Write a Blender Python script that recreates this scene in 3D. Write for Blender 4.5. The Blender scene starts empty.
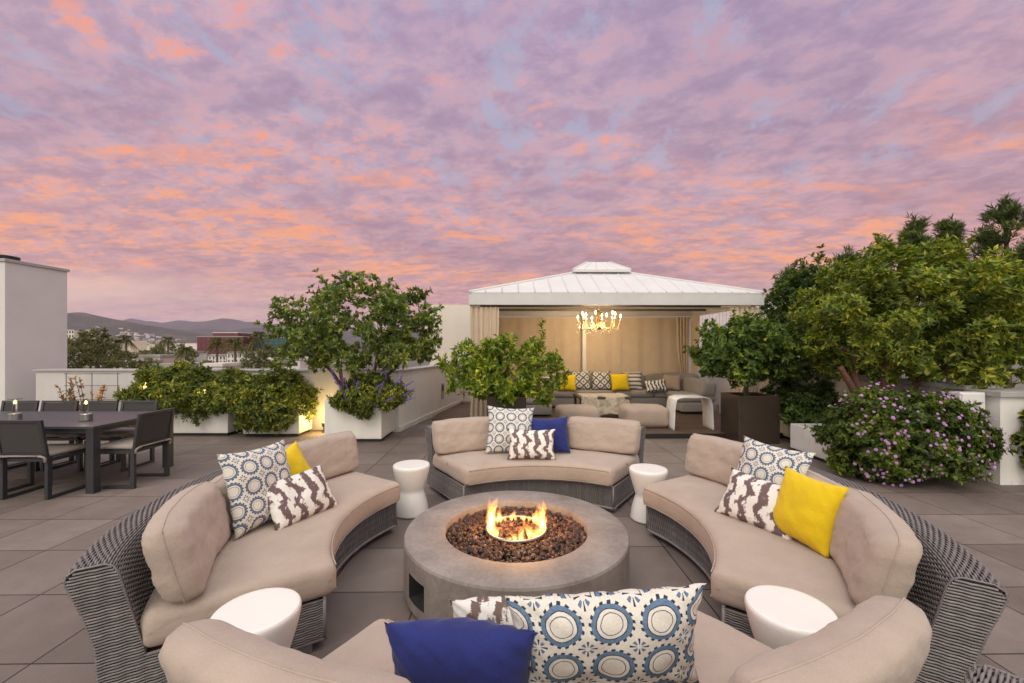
import bpy, bmesh, math, random
import numpy as np
from mathutils import Vector, Matrix, Euler
from mathutils import noise as mnoise

R = math.radians
PI = math.pi
scene = bpy.context.scene
col = scene.collection
rng = random.Random(11)

# ------------------------------------------------------------------ camera
F_PX, CAM_H, HOR = 427.0, 1.60, 347.0
YAW = R(0.8)
CA, SA = math.cos(YAW), math.sin(YAW)

def W(xc, d, z=0.0):
    """right / forward metres of the viewing direction -> world"""
    return Vector((xc * CA + d * SA, -xc * SA + d * CA, z))

cam_d = bpy.data.cameras.new('camera')
cam = bpy.data.objects.new('camera', cam_d)
col.objects.link(cam)
cam_d.sensor_width = 36.0
cam_d.lens = F_PX / 1024 * 36.0
cam_d.shift_y = (HOR - 341.5) / 1024
cam_d.clip_start = 0.05
cam_d.clip_end = 60000
cam.location = (0, 0, CAM_H)
cam.rotation_euler = (PI / 2, 0, -YAW)
scene.camera = cam

# ------------------------------------------------------------------ node helpers
class E:
    """a shader socket with arithmetic"""
    def __init__(s, nt, sock): s.nt, s.s = nt, sock
    def _m(s, op, *a):
        n = s.nt.nodes.new('ShaderNodeMath'); n.operation = op
        for i, v in enumerate((s,) + a):
            if isinstance(v, E): s.nt.links.new(v.s, n.inputs[i])
            else: n.inputs[i].default_value = v
        return E(s.nt, n.outputs[0])
    def __add__(s, o): return s._m('ADD', o)
    __radd__ = __add__
    def __sub__(s, o): return s._m('SUBTRACT', o)
    def __rsub__(s, o): return (s * -1) + o
    def __mul__(s, o): return s._m('MULTIPLY', o)
    __rmul__ = __mul__
    def __truediv__(s, o): return s._m('DIVIDE', o)
    def __lt__(s, o): return s._m('LESS_THAN', o)
    def __gt__(s, o): return s._m('GREATER_THAN', o)
    def sin(s): return s._m('SINE')
    def fract(s): return s._m('FRACT')
    def floor(s): return s._m('FLOOR')
    def abs(s): return s._m('ABSOLUTE')
    def pow(s, o): return s._m('POWER', o)
    def sqrt(s): return s._m('SQRT')
    def atan2(s, o): return s._m('ARCTAN2', o)
    def mn(s, o): return s._m('MINIMUM', o)
    def mx(s, o): return s._m('MAXIMUM', o)
    def sm(s, lo, hi, a=0.0, b=1.0):
        n = s.nt.nodes.new('ShaderNodeMapRange'); n.interpolation_type = 'SMOOTHSTEP'
        s.nt.links.new(s.s, n.inputs[0])
        n.inputs[1].default_value = lo; n.inputs[2].default_value = hi
        n.inputs[3].default_value = a; n.inputs[4].default_value = b
        return E(s.nt, n.outputs[0])

class Mat:
    def __init__(s, name):
        s.m = bpy.data.materials.new(name); s.m.use_nodes = True
        s.nt = s.m.node_tree; s.nt.nodes.clear()
        s.out = s.nt.nodes.new('ShaderNodeOutputMaterial')
    def n(s, t): return s.nt.nodes.new('ShaderNode' + t)
    def link(s, a, b):
        s.nt.links.new(a.s if isinstance(a, E) else a, b)
    def coord(s, which='Object'):
        if not hasattr(s, '_tc'): s._tc = s.n('TexCoord')
        return s._tc.outputs[which]
    def xyz(s, which='Object'):
        n = s.n('SeparateXYZ'); s.link(s.coord(which), n.inputs[0])
        return [E(s.nt, o) for o in n.outputs]
    def vec(s, x, y, z=0.0):
        n = s.n('CombineXYZ')
        for i, v in enumerate((x, y, z)):
            if isinstance(v, E): s.link(v, n.inputs[i])
            else: n.inputs[i].default_value = v
        return E(s.nt, n.outputs[0])
    def noise(s, scale, detail=3, rough=.55, vec=None, dist=0.0):
        n = s.n('TexNoise'); n.inputs['Scale'].default_value = scale
        n.inputs['Detail'].default_value = detail; n.inputs['Roughness'].default_value = rough
        n.inputs['Distortion'].default_value = dist
        s.link(vec if vec is not None else s.coord('Object'), n.inputs['Vector'])
        return E(s.nt, n.outputs['Fac'])
    def island(s):
        n = s.n('NewGeometry'); return E(s.nt, n.outputs['Random Per Island'])
    def ramp(s, fac, stops, mode='LINEAR'):
        n = s.n('ValToRGB'); n.color_ramp.interpolation = mode
        el = n.color_ramp.elements
        while len(el) < len(stops): el.new(.5)
        for e, (p, c) in zip(el, stops):
            e.position = p; e.color = (*c, 1)
        s.link(fac, n.inputs[0]); return E(s.nt, n.outputs[0])
    def mix(s, fac, a, b, mode='MIX'):
        n = s.n('Mix'); n.data_type = 'RGBA'; n.blend_type = mode
        for i, v in ((0, fac), (6, a), (7, b)):
            if isinstance(v, E): s.link(v, n.inputs[i])
            elif i == 0: n.inputs[0].default_value = v
            else: n.inputs[i].default_value = (*v, 1)
        return E(s.nt, n.outputs[2])
    def bsdf(s, color, rough=.6, metal=0.0, bump=None, bump_d=.002, spec=.5, **kw):
        b = s.n('BsdfPrincipled')
        if isinstance(color, E): s.link(color, b.inputs['Base Color'])
        else: b.inputs['Base Color'].default_value = (*color, 1)
        if isinstance(rough, E): s.link(rough, b.inputs['Roughness'])
        else: b.inputs['Roughness'].default_value = rough
        b.inputs['Metallic'].default_value = metal
        b.inputs['Specular IOR Level'].default_value = spec
        for k, v in kw.items(): b.inputs[k].default_value = v
        if bump is not None:
            bn = s.n('Bump'); bn.inputs['Distance'].default_value = bump_d
            bn.inputs['Strength'].default_value = 1.0
            s.link(bump, bn.inputs['Height']); s.link(bn.outputs[0], b.inputs['Normal'])
        s.b = b
        s.link(b.outputs[0], s.out.inputs['Surface'])
        return s.m

def srgb(r, g, b):
    f = lambda c: ((c / 255 + .055) / 1.055) ** 2.4 if c > 10 else c / 255 / 12.92
    return (f(r), f(g), f(b))

def mul(c, k): return tuple(x * k for x in c)

def plain(name, c, rough=.6, var=.12, scale=6, metal=0.0, bump=0.0, bscale=80, **kw):
    m = Mat(name)
    nz = m.noise(scale, 4)
    cc = m.ramp(nz, [(.3, mul(c, 1 - var)), (.7, mul(c, 1 + var))])
    if bump:
        return m.bsdf(cc, rough, metal, bump=m.noise(bscale, 3), bump_d=bump, **kw)
    return m.bsdf(cc, rough, metal, **kw)

def fabric(name, c, rough=.9, var=.08, thread=900):
    m = Mat(name)
    x, y, z = m.xyz('Object')
    nz = m.noise(5, 4); fine = m.noise(260, 2)
    cc = m.ramp(nz * .55 + fine * .45, [(.32, mul(c, 1 - var * 1.6)), (.68, mul(c, 1 + var * 1.3))])
    h = m.noise(420, 2) * .5 + m.noise(18, 4) * 4.0
    return m.bsdf(cc, rough, bump=h, bump_d=.0016, spec=.2, **{'Sheen Weight': .15})

def leafmat(name, stops, trans=.30, rough=.55, gain=2.15):
    m = Mat(name); stops = [(p, mul(c, gain)) for p, c in stops]
    c = m.ramp(m.island(), stops)
    nz = m.noise(3.4, 3); n2 = m.noise(1.3, 2, vec=m.vec(*[q + 5.0 for q in m.xyz('Object')]))
    c = m.mix(nz.sm(.45, .66) * .8, c, m.mix(1.0, c, (1.75, 1.5, .85), 'MULTIPLY'))
    c = m.mix(n2.sm(.46, .62) * .55, c, m.mix(1.0, c, (.55, .60, .65), 'MULTIPLY'))
    b = m.n('BsdfPrincipled'); m.link(c, b.inputs['Base Color'])
    b.inputs['Roughness'].default_value = rough; b.inputs['Specular IOR Level'].default_value = .35
    t = m.n('BsdfTranslucent'); m.link(m.mix(1.0, c, (1.3, 1.4, .6), 'MULTIPLY'), t.inputs[0])
    mx = m.n('MixShader'); mx.inputs[0].default_value = trans
    m.link(b.outputs[0], mx.inputs[1]); m.link(t.outputs[0], mx.inputs[2])
    m.link(mx.outputs[0], m.out.inputs['Surface'])
    return m.m

def emit(name, c, strength):
    m = Mat(name); e = m.n('Emission')
    e.inputs[0].default_value = (*c, 1); e.inputs[1].default_value = strength
    m.link(e.outputs[0], m.out.inputs['Surface']); return m.m

# ------------------------------------------------------------------ object helpers
def tag(o, label=None, cat=None, group=None, kind=None):
    if label: o['label'] = label
    if cat: o['category'] = cat
    if group: o['group'] = group
    if kind: o['kind'] = kind
    return o

def thing(name, label, cat, loc=(0, 0, 0), rz=0.0, group=None):
    o = bpy.data.objects.new(name, None); o.empty_display_size = .2
    col.objects.link(o); o.location = loc; o.rotation_euler = (0, 0, rz)
    return tag(o, label, cat, group)

def copy_tree(o, parent=None):
    c = o.copy(); col.objects.link(c)
    if parent is not None: c.parent = parent
    for ch in list(o.children): copy_tree(ch, c)
    return c

class MB:
    def __init__(s): s.v, s.f, s.mi, s.uv = [], [], [], {}
    def add(s, vs, fs, mi=0):
        o = len(s.v); s.v += [tuple(p) for p in vs]
        s.f += [tuple(i + o for i in f) for f in fs]; s.mi += [mi] * len(fs); return o
    def box(s, c, size, mi=0, rot=None):
        hx, hy, hz = (k / 2 for k in size); vs = []
        for z in (-hz, hz):
            for x, y in ((-hx, -hy), (hx, -hy), (hx, hy), (-hx, hy)): vs.append(Vector((x, y, z)))
        if rot is not None: vs = [rot @ p for p in vs]
        vs = [p + Vector(c) for p in vs]
        s.add(vs, [(3, 2, 1, 0), (4, 5, 6, 7), (0, 1, 5, 4), (1, 2, 6, 5), (2, 3, 7, 6), (3, 0, 4, 7)], mi)
    def box2(s, a, b, mi=0):
        s.box([(p + q) / 2 for p, q in zip(a, b)], [abs(q - p) for p, q in zip(a, b)], mi)
    def tube(s, path, r, n=8, mi=0, caps=True, closed=False):
        path = [Vector(p) for p in path]; m = len(path)
        rs = r if isinstance(r, (list, tuple)) else [r] * m
        rings = []; ref = None
        for i, p in enumerate(path):
            if closed: t = path[(i + 1) % m] - path[i - 1]
            else: t = path[min(i + 1, m - 1)] - path[max(i - 1, 0)]
            if t.length < 1e-9: t = Vector((0, 0, 1))
            t.normalize()
            if ref is None:
                ref = Vector((0, 0, 1)) if abs(t.z) < .9 else Vector((1, 0, 0))
            a = ref - t * ref.dot(t)
            if a.length < 1e-6: a = Vector((1, 0, 0)) - t * t.x
            a.normalize(); b = t.cross(a); ref = a
            rings.append([p + (a * math.cos(2 * PI * k / n) + b * math.sin(2 * PI * k / n)) * rs[i] for k in range(n)])
        vs = [q for ring in rings for q in ring]; fs = []
        for i in range(m if closed else m - 1):
            j = (i + 1) % m
            for k in range(n):
                k2 = (k + 1) % n
                fs.append((i * n + k, i * n + k2, j * n + k2, j * n + k))
        if caps and not closed:
            fs.append(tuple(reversed(range(n)))); fs.append(tuple((m - 1) * n + k for k in range(n)))
        s.add(vs, fs, mi)
    def lathe(s, prof, n=32, c=(0, 0, 0), mi=0, capb=True, capt=True):
        vs = []; fs = []; m = len(prof)
        for r, z in prof:
            for k in range(n):
                a = 2 * PI * k / n
                vs.append((c[0] + r * math.cos(a), c[1] + r * math.sin(a), c[2] + z))
        for i in range(m - 1):
            for k in range(n):
                k2 = (k + 1) % n
                fs.append((i * n + k, i * n + k2, (i + 1) * n + k2, (i + 1) * n + k))
        if capb: fs.append(tuple(reversed(range(n))))
        if capt: fs.append(tuple((m - 1) * n + k for k in range(n)))
        s.add(vs, fs, mi)
    def grid(s, fn, nu, nv, mi=0, flip=False, uv=None):
        """fn(i/nu, j/nv) -> point"""
        o = len(s.v)
        for j in range(nv + 1):
            for i in range(nu + 1):
                s.v.append(tuple(fn(i / nu, j / nv)))
                if uv: s.uv[len(s.v) - 1] = uv(i / nu, j / nv)
        for j in range(nv):
            for i in range(nu):
                a = o + j * (nu + 1) + i
                f = (a, a + 1, a + nu + 2, a + nu + 1)
                s.f.append(tuple(reversed(f)) if flip else f); s.mi.append(mi)
    def build(s, name, mats, parent=None, smooth=False, bevel=0.0, loc=None, merge=0.0, angle=None):
        me = bpy.data.meshes.new(name); me.from_pydata(s.v, [], s.f)
        if not isinstance(mats, (list, tuple)): mats = [mats]
        for m in mats: me.materials.append(m)
        if len(mats) > 1: me.polygons.foreach_set('material_index', s.mi)
        if s.uv:
            lay = me.uv_layers.new(name='UVMap')
            for l in me.loops:
                lay.data[l.index].uv = s.uv.get(l.vertex_index, (0, 0))
        if merge or bevel:
            bm = bmesh.new(); bm.from_mesh(me)
            if merge: bmesh.ops.remove_doubles(bm, verts=bm.verts, dist=merge)
            if bevel:
                es = [e for e in bm.edges if len(e.link_faces) == 2 and e.calc_face_angle(0) > R(40)]
                bmesh.ops.bevel(bm, geom=es, offset=bevel, segments=2, affect='EDGES', profile=.6, clamp_overlap=True)
            bm.to_mesh(me); bm.free()
        if smooth: me.polygons.foreach_set('use_smooth', [True] * len(me.polygons))
        if angle:
            me.set_sharp_from_angle(angle=R(angle))
        me.update()
        o = bpy.data.objects.new(name, me); col.objects.link(o)
        if parent is not None: o.parent = parent
        if loc is not None: o.location = loc
        return o

def interp(pts, t):
    for (a, va), (b, vb) in zip(pts, pts[1:]):
        if t <= b: return va + (vb - va) * (t - a) / (b - a) if b > a else vb
    return pts[-1][1]

def curve(pts, n=8):
    """Catmull-Rom through pts"""
    P = [Vector(p) for p in pts]; P = [P[0] * 2 - P[1]] + P + [P[-1] * 2 - P[-2]]; out = []
    for i in range(1, len(P) - 2):
        for k in range(n):
            t = k / n; a, b, c, d = P[i - 1], P[i], P[i + 1], P[i + 2]
            out.append(.5 * ((2 * b) + (c - a) * t + (2 * a - 5 * b + 4 * c - d) * t * t + (3 * b - a - 3 * c + d) * t ** 3))
    out.append(P[-2]); return out

# ------------------------------------------------------------------ world and light
SUN_AZ, SUN_EL = R(205), R(46)     # low, behind the left shoulder
wd = bpy.data.worlds.new('World'); scene.world = wd; wd.use_nodes = True
class WMat(Mat):
    def __init__(s, w):
        s.nt = w.node_tree; s.nt.nodes.clear(); s.out = s.nt.nodes.new('ShaderNodeOutputWorld')
w = WMat(wd)
sky = w.n('TexSky'); sky.sky_type = 'NISHITA'; sky.sun_disc = False
sky.sun_elevation = R(4); sky.sun_rotation = SUN_AZ
bg1 = w.n('Background'); w.link(sky.outputs[0], bg1.inputs[0]); bg1.inputs[1].default_value = .12
dx, dy, dz = w.xyz('Generated')
zz = dz.mx(0.0) + .15
cp = w.vec(dx / zz, dy / zz, 0.0)
big = w.noise(.85, 5, .6, w.vec(dx / zz * .8, dy / zz * 1.15, 3.0), .3)
mid = w.noise(6.0, 10, .68, w.vec(dx / zz * .95 + dy / zz * .25, dy / zz * 1.1, 7.0), .15)
fine = w.noise(13.0, 9, .68, w.vec(dx / zz * .85 + dy / zz * .35, dy / zz * 1.15, 1.0), .15)
gapn = w.noise(5.6, 10, .70, w.vec(dx / zz * 1.3 - dy / zz * .3, dy / zz * .8, 12.0), .2)
base = w.ramp(dz, [(.0, srgb(220, 186, 186)), (.045, srgb(218, 182, 178)), (.10, srgb(208, 166, 166)),
                   (.19, srgb(205, 164, 164)), (.30, srgb(198, 168, 178)), (.45, srgb(194, 170, 186)),
                   (.64, srgb(193, 173, 195)), (1.0, srgb(196, 178, 196))])
dark = w.mix(mid.sm(.36, .62) * .95, w.mix(1.0, base, srgb(232, 228, 238), 'MULTIPLY'), w.mix(1.0, base, (1.08, 1.05, 1.04), 'MULTIPLY'))
omask = (fine * .6 + mid * .4).sm(.49, .61) * big.sm(.46, .60)
band = dz.sm(.08, .17) * dz.sm(.24, .46, 1.0, 0.0)
bandn = w.noise(4.6, 10, .68, w.vec(dx / zz * .5, dy / zz * 1.2, 21.0), .12).sm(.48, .60)
orange = w.ramp(dz, [(.0, srgb(240, 190, 170)), (.12, srgb(255, 176, 128)), (.35, srgb(253, 164, 124)), (.7, srgb(246, 152, 132))])
pinkm = mid.sm(.48, .66) * .5
tone = w.mix(big.sm(.36, .62), srgb(240, 239, 247), (1.10, 1.07, 1.06))
c1 = w.mix(1.0, w.mix(pinkm, dark, srgb(218, 170, 174)), tone, 'MULTIPLY')
c2 = w.mix((omask * .95 + band * bandn * big.sm(.36, .56) * .75).mn(1.0), c1, orange)
low = w.noise(1.0, 4, .5, w.vec(dx / zz * .16, dy / zz * .55, 5.0), .2).sm(.48, .66) * dz.sm(.015, .05) * dz.sm(.09, .15, 1.0, 0.0)
c3 = w.mix(low * .8, c2, srgb(244, 206, 186))
# unseen sky behind the viewer (sunset side) and overhead brightened to fill the foreground
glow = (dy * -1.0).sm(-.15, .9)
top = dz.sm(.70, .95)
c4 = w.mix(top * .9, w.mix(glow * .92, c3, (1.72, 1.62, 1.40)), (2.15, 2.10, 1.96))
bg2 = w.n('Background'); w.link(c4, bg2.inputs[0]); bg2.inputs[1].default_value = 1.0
gap = gapn.sm(.50, .66) * dz.sm(.12, .45) * .7
gapc = w.n('Background'); gapc.inputs[0].default_value = (*srgb(190, 194, 224), 1); gapc.inputs[1].default_value = 1.0
ms0 = w.n('MixShader'); ms0.inputs[0].default_value = .25
w.link(gapc.outputs[0], ms0.inputs[1]); w.link(bg1.outputs[0], ms0.inputs[2])
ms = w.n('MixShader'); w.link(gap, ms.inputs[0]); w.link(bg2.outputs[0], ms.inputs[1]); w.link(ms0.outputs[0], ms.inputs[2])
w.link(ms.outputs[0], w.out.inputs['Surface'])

sd = bpy.data.lights.new('sun', 'SUN'); so = bpy.data.objects.new('sun', sd); col.objects.link(so)
sd.energy = 1.15; sd.angle = R(28); sd.color = (1.0, .90, .76)
sv = Vector((math.sin(SUN_AZ) * math.cos(SUN_EL), math.cos(SUN_AZ) * math.cos(SUN_EL), math.sin(SUN_EL)))
so.rotation_euler = (-sv).to_track_quat('-Z', 'Y').to_euler()
so.location = (0, -10, 12)

vs = scene.view_settings
vs.view_transform = 'Standard'; vs.look = 'None'; vs.exposure = 0.0; vs.gamma = 1.0; vs.use_curve_mapping = False
scene.cycles.use_denoising = True
scene.cycles.max_bounces = 8
scene.cycles.volume_bounces = 1
scene.cycles.sample_clamp_indirect = 6.0

# ------------------------------------------------------------------ materials
M = {}
M['cushion'] = fabric('taupe_fabric', (.405, .328, .278))
M['cushion_far'] = fabric('grey_fabric', (.235, .215, .205))
M['pouf'] = fabric('beige_fabric', (.36, .28, .23))
M['yellow'] = fabric('yellow_fabric', (.70, .50, .012), var=.05)
M['blue'] = fabric('blue_fabric', (.022, .030, .155), var=.12)
M['wicker'] = (lambda m: m.bsdf(m.mix(m.noise(30, 2).sm(.3, .7), m.ramp(m.island(), [(0, (.15, .137, .135)), (.5, (.205, .188, .185)), (1, (.27, .25, .245))]), (.185, .170, .170)), .45))(Mat('grey_wicker'))
M['lining'] = plain('dark_lining', (.060, .054, .053), .9)
M['stone_white'] = plain('white_glaze', (.80, .78, .75), .28, var=.03, bump=.0006, bscale=30)
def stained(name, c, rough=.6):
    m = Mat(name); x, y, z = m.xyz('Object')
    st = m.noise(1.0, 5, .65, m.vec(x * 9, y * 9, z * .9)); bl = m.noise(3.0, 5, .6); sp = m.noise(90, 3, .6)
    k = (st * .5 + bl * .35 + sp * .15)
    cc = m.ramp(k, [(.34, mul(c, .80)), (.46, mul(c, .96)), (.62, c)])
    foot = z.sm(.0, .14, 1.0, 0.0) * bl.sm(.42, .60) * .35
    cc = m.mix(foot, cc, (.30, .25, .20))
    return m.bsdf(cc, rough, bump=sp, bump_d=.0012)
M['white_paint'] = stained('white_paint', (.76, .74, .71))
M['white_metal'] = plain('white_metal', (.70, .69, .68), .4, var=.04)
M['grey_metal'] = plain('charcoal_metal', (.028, .029, .034), .42, var=.12)
M['table_top'] = plain('charcoal_glass', (.042, .044, .052), .42, var=.1)
M['mesh_sling'] = plain('charcoal_sling', (.040, .037, .037), .8, var=.1, scale=300)
M['pad'] = fabric('pad_fabric', (.30, .255, .22))
M['plinth'] = plain('dark_plinth', (.02, .02, .02), .8)
M['bronze'] = plain('bronze_metal', (.075, .055, .043), .38, var=.15, scale=3, metal=.4)
M['soil'] = plain('soil', (.03, .02, .014), .95, bump=.01, bscale=40)
M['bark_red'] = plain('red_bark', (.10, .045, .03), .8, var=.35, scale=25, bump=.004, bscale=60)
M['bark'] = plain('brown_bark', (.09, .065, .045), .9, var=.35, scale=18, bump=.005, bscale=50)
M['curtain'] = fabric('cream_curtain', (.62, .50, .38), var=.05)
M['brass'] = plain('brass', (.55, .36, .14), .3, metal=.9)
M['rust'] = plain('rusty_wire', (.10, .06, .04), .7)
M['steel'] = plain('brushed_steel', (.32, .31, .30), .35, metal=.8)
M['glass'] = (lambda m: m.bsdf((.95, .97, .96), .03, **{'Transmission Weight': 1.0, 'IOR': 1.2}))(Mat('clear_glass'))
M['bulb'] = emit('warm_bulb', (1.0, .66, .30), 22)
M['led'] = emit('lamp_led', (1.0, .62, .20), 5)

# floor pavers, two feet square
m = Mat('paver')
x, y, z = m.xyz('Object')
T = .61
gx = (x - (-2.398)) / T; gy = (y - 3.41) / T
fx = (gx.fract() - .5).abs(); fy = (gy.fract() - .5).abs()
edge = fx.mx(fy)
joint = edge.sm(.4925, .4965)
cell = m.vec(gx.floor(), gy.floor(), 0.0)
wn = m.n('TexWhiteNoise'); wn.noise_dimensions = '2D'; m.link(cell, wn.inputs['Vector'])
tone = E(m.nt, wn.outputs['Value'])
spk = m.noise(160, 3, .7); st = m.noise(1.3, 5, .6); st2 = m.noise(9, 4, .6)
tc = m.ramp(spk * .35 + st * .40 + tone * .16 + st2 * .14, [(.34, (.112, .088, .079)), (.52, (.166, .133, .120)), (.70, (.232, .192, .176))])
cc = m.mix(joint, tc, (.022, .018, .017))
ro = st2.sm(.3, .7, .52, .72)
M['paver'] = m.bsdf(cc, ro, bump=spk * .25 - joint * 3.0, bump_d=.0025, spec=.4)

m = Mat('deck_board')
x, y, z = m.xyz('Object')
bx_ = y / .14
bj = ((bx_.fract() - .5).abs()).sm(.46, .49)
wn = m.n('TexWhiteNoise'); wn.noise_dimensions = '1D'; m.link(bx_.floor(), wn.inputs['W'])
gr = m.noise(4, 5, .6, m.vec(x * .7, y * 14, z * 10))
tc = m.ramp(gr * .7 + E(m.nt, wn.outputs['Value']) * .3, [(.3, (.060, .034, .024)), (.7, (.115, .070, .050))])
M['deck'] = m.bsdf(m.mix(bj, tc, (.012, .008, .006)), .55, bump=gr - bj * 3, bump_d=.002)

m = Mat('pit_concrete')
n1 = m.noise(3.5, 6, .62); n2 = m.noise(40, 4, .6)
tc = m.ramp(n1 * .7 + n2 * .3, [(.34, (.155, .132, .120)), (.52, (.245, .212, .194)), (.68, (.335, .292, .268))])
M['concrete'] = m.bsdf(tc, .62, bump=n2, bump_d=.0015)
m = Mat('lava')
tc = m.ramp(m.island(), [(0, (.018, .012, .010)), (.45, (.055, .026, .018)), (.8, (.11, .045, .028)), (1, (.19, .10, .07))])
M['lava'] = m.bsdf(tc, .55, bump=m.noise(120, 3), bump_d=.002)

# patterned fabrics, uv in 0..1 (aspect in the cell counts)
def pat_uv(m, nu, nv):
    n = m.n('SeparateXYZ'); m.link(m.coord('UV'), n.inputs[0])
    u = E(m.nt, n.outputs[0]); v = E(m.nt, n.outputs[1])
    return u * nu, v * nv
def clothy(m, c, rough=.9):
    return m.bsdf(c, rough, bump=m.noise(380, 2), bump_d=.0012, spec=.2)

def medallion(name, nu, nv, ou=0.0, ov=0.0):
    m = Mat(name); u, v = pat_uv(m, nu, nv)
    u = u + ou; v = v + ov
    pu = u.fract() - .5; pv = v.fract() - .5
    r = (pu * pu + pv * pv).sqrt(); a = pv.atan2(pu)
    soft = m.noise(60, 3)
    r = r + (soft - .5) * .02
    cream = m.ramp(m.noise(200, 2), [(.3, (.60, .565, .51)), (.7, (.72, .69, .63))])
    blue = m.ramp(m.noise(120, 3), [(.3, (.085, .145, .235)), (.7, (.145, .215, .315))])
    navy = (.030, .042, .075)
    teeth = ((a * 17.0 + r * 14.0).sin()).sm(-.3, .3) * .055 + .405
    c = cream
    c = m.mix((r < teeth) * (r > .34), c, navy)
    c = m.mix((r < .412) * (r > .31), c, blue)
    c = m.mix((r < .325) * (r > .305), c, navy)
    c = m.mix((r < .235) * (r > .218), c, navy)
    qu = (u + .5).fract() - .5; qv = (v + .5).fract() - .5
    r2 = (qu * qu + qv * qv).sqrt(); a2 = qv.atan2(qu)
    petal = ((a2 * 4.0 + .0).sin()).abs()
    c = m.mix((r2 < .19) * (r2 > .05) * (petal < .5) * ((a2 * 2.0).sin().abs() < .5), c, navy)
    c = m.mix((r2 < .15) * (r2 > .06) * ((a2 * 2.0).sin().abs() > .86), c, blue)
    return clothy(m, c)
M['medallion'] = medallion('medallion_print', 4.2, 4.2, .35, .3)
M['medallion_wide'] = medallion('medallion_print_wide', 4.1, 2.9, .45, .10)

def ikat(name, col_, nu=4.6, nv=2.2, ph=0.0):
    m = Mat(name); u, v = pat_uv(m, nu, nv)
    wv = m.noise(3.2, 4, .6, m.vec(u, v * .8, ph)) - .5
    tri = ((v + .25).fract() - .5).abs() * 2.0
    s = u + tri * .42 + wv * 1.15
    fr = (s.fract() - .5).abs() + (m.noise(2.6, 3, .6, m.vec(u, v * 1.6, ph + 20.0)) - .5) * .50
    feather = m.noise(14, 3, .6, m.vec(u * .5, v * 6, 0)) - .5
    k = (fr + feather * .36).sm(.22, .30)
    s2 = ((s * 1.0 + .5).fract() - .5).abs() + feather * .08
    k2 = s2.sm(.40, .46)
    c = m.mix(k, (.74, .72, .69), col_)
    c = m.mix(k2 * .0, c, (.70, .67, .63))
    return clothy(m, c)
M['ikat'] = ikat('ikat_print', (.155, .105, .108))
M['ikat_dark'] = ikat('ikat_print_dark', (.165, .115, .100), 5.0, 1.2, 4.0)
M['zebra'] = ikat('zebra_print', (.05, .05, .055), 6, 1.2, 9.0)
def trellis():
    m = Mat('trellis_print'); u, v = pat_uv(m, 2.4, 2.4)
    a = ((u + v).fract() - .5).abs(); b = ((u - v).fract() - .5).abs()
    k = (a.mx(b)).sm(.36, .40)
    d = (a.mx(b)).sm(.12, .16, 1.0, 0.0)
    return clothy(m, m.mix((k + d).mn(1.0), (.62, .60, .57), (.09, .10, .125)))
M['trellis'] = trellis()
def stripes():
    m = Mat('stripe_print'); u, v = pat_uv(m, 1, 4.5)
    k = ((v.fract() - .5).abs()).sm(.27, .30)
    return clothy(m, m.mix(k, (.64, .61, .57), (.12, .115, .125)))
M['stripes'] = stripes()

M['leaf_arbutus'] = leafmat('arbutus_leaf', [(0, (.028, .048, .009)), (.45, (.066, .096, .015)), (.8, (.120, .142, .021)), (1, (.20, .19, .033))])
M['leaf_tree'] = leafmat('tree_leaf', [(0, (.025, .045, .012)), (.5, (.060, .090, .020)), (.85, (.105, .135, .030)), (1, (.16, .15, .05))])
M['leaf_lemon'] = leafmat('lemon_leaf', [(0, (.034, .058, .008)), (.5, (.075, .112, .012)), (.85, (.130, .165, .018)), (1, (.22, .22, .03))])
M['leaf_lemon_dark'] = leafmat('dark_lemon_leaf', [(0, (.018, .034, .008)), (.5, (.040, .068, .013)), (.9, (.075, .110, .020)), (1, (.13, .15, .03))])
M['leaf_shrub'] = leafmat('shrub_leaf', [(0, (.022, .034, .010)), (.45, (.055, .076, .016)), (.8, (.110, .125, .024)), (1, (.21, .20, .03))])
M['leaf_dark'] = leafmat('ficus_leaf', [(0, (.012, .026, .007)), (.6, (.030, .055, .012)), (1, (.065, .090, .022))])
M['leaf_lantana'] = leafmat('lantana_leaf', [(0, (.018, .032, .009)), (.6, (.042, .064, .013)), (1, (.080, .105, .020))])
M['leaf_pine'] = leafmat('pine_needle', [(0, (.020, .036, .012)), (.6, (.042, .062, .020)), (1, (.075, .090, .028))], trans=.15)
M['leaf_far'] = leafmat('city_tree_leaf', [(0, (.026, .034, .016)), (.6, (.060, .066, .028)), (1, (.12, .11, .05))])
M['leaf_palm'] = leafmat('palm_frond', [(0, (.020, .030, .012)), (.6, (.050, .055, .018)), (1, (.11, .09, .03))])
M['leaf_dry'] = leafmat('dry_leaf', [(0, (.12, .05, .03)), (.6, (.20, .10, .05)), (1, (.10, .10, .04))])
M['flower'] = plain('lilac_petal', (.50, .25, .56), .7, var=.25, scale=30)
M['flower_violet'] = plain('violet_petal', (.16, .085, .42), .7, var=.3, scale=30)
M['lemon'] = plain('lemon_peel', (.55, .46, .03), .45)
# ------------------------------------------------------------------ setting
b = MB(); b.box2((-16, -6, -.4), (9, 14.5, 0))
tag(b.build('floor', M['paver']), kind='structure')

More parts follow.
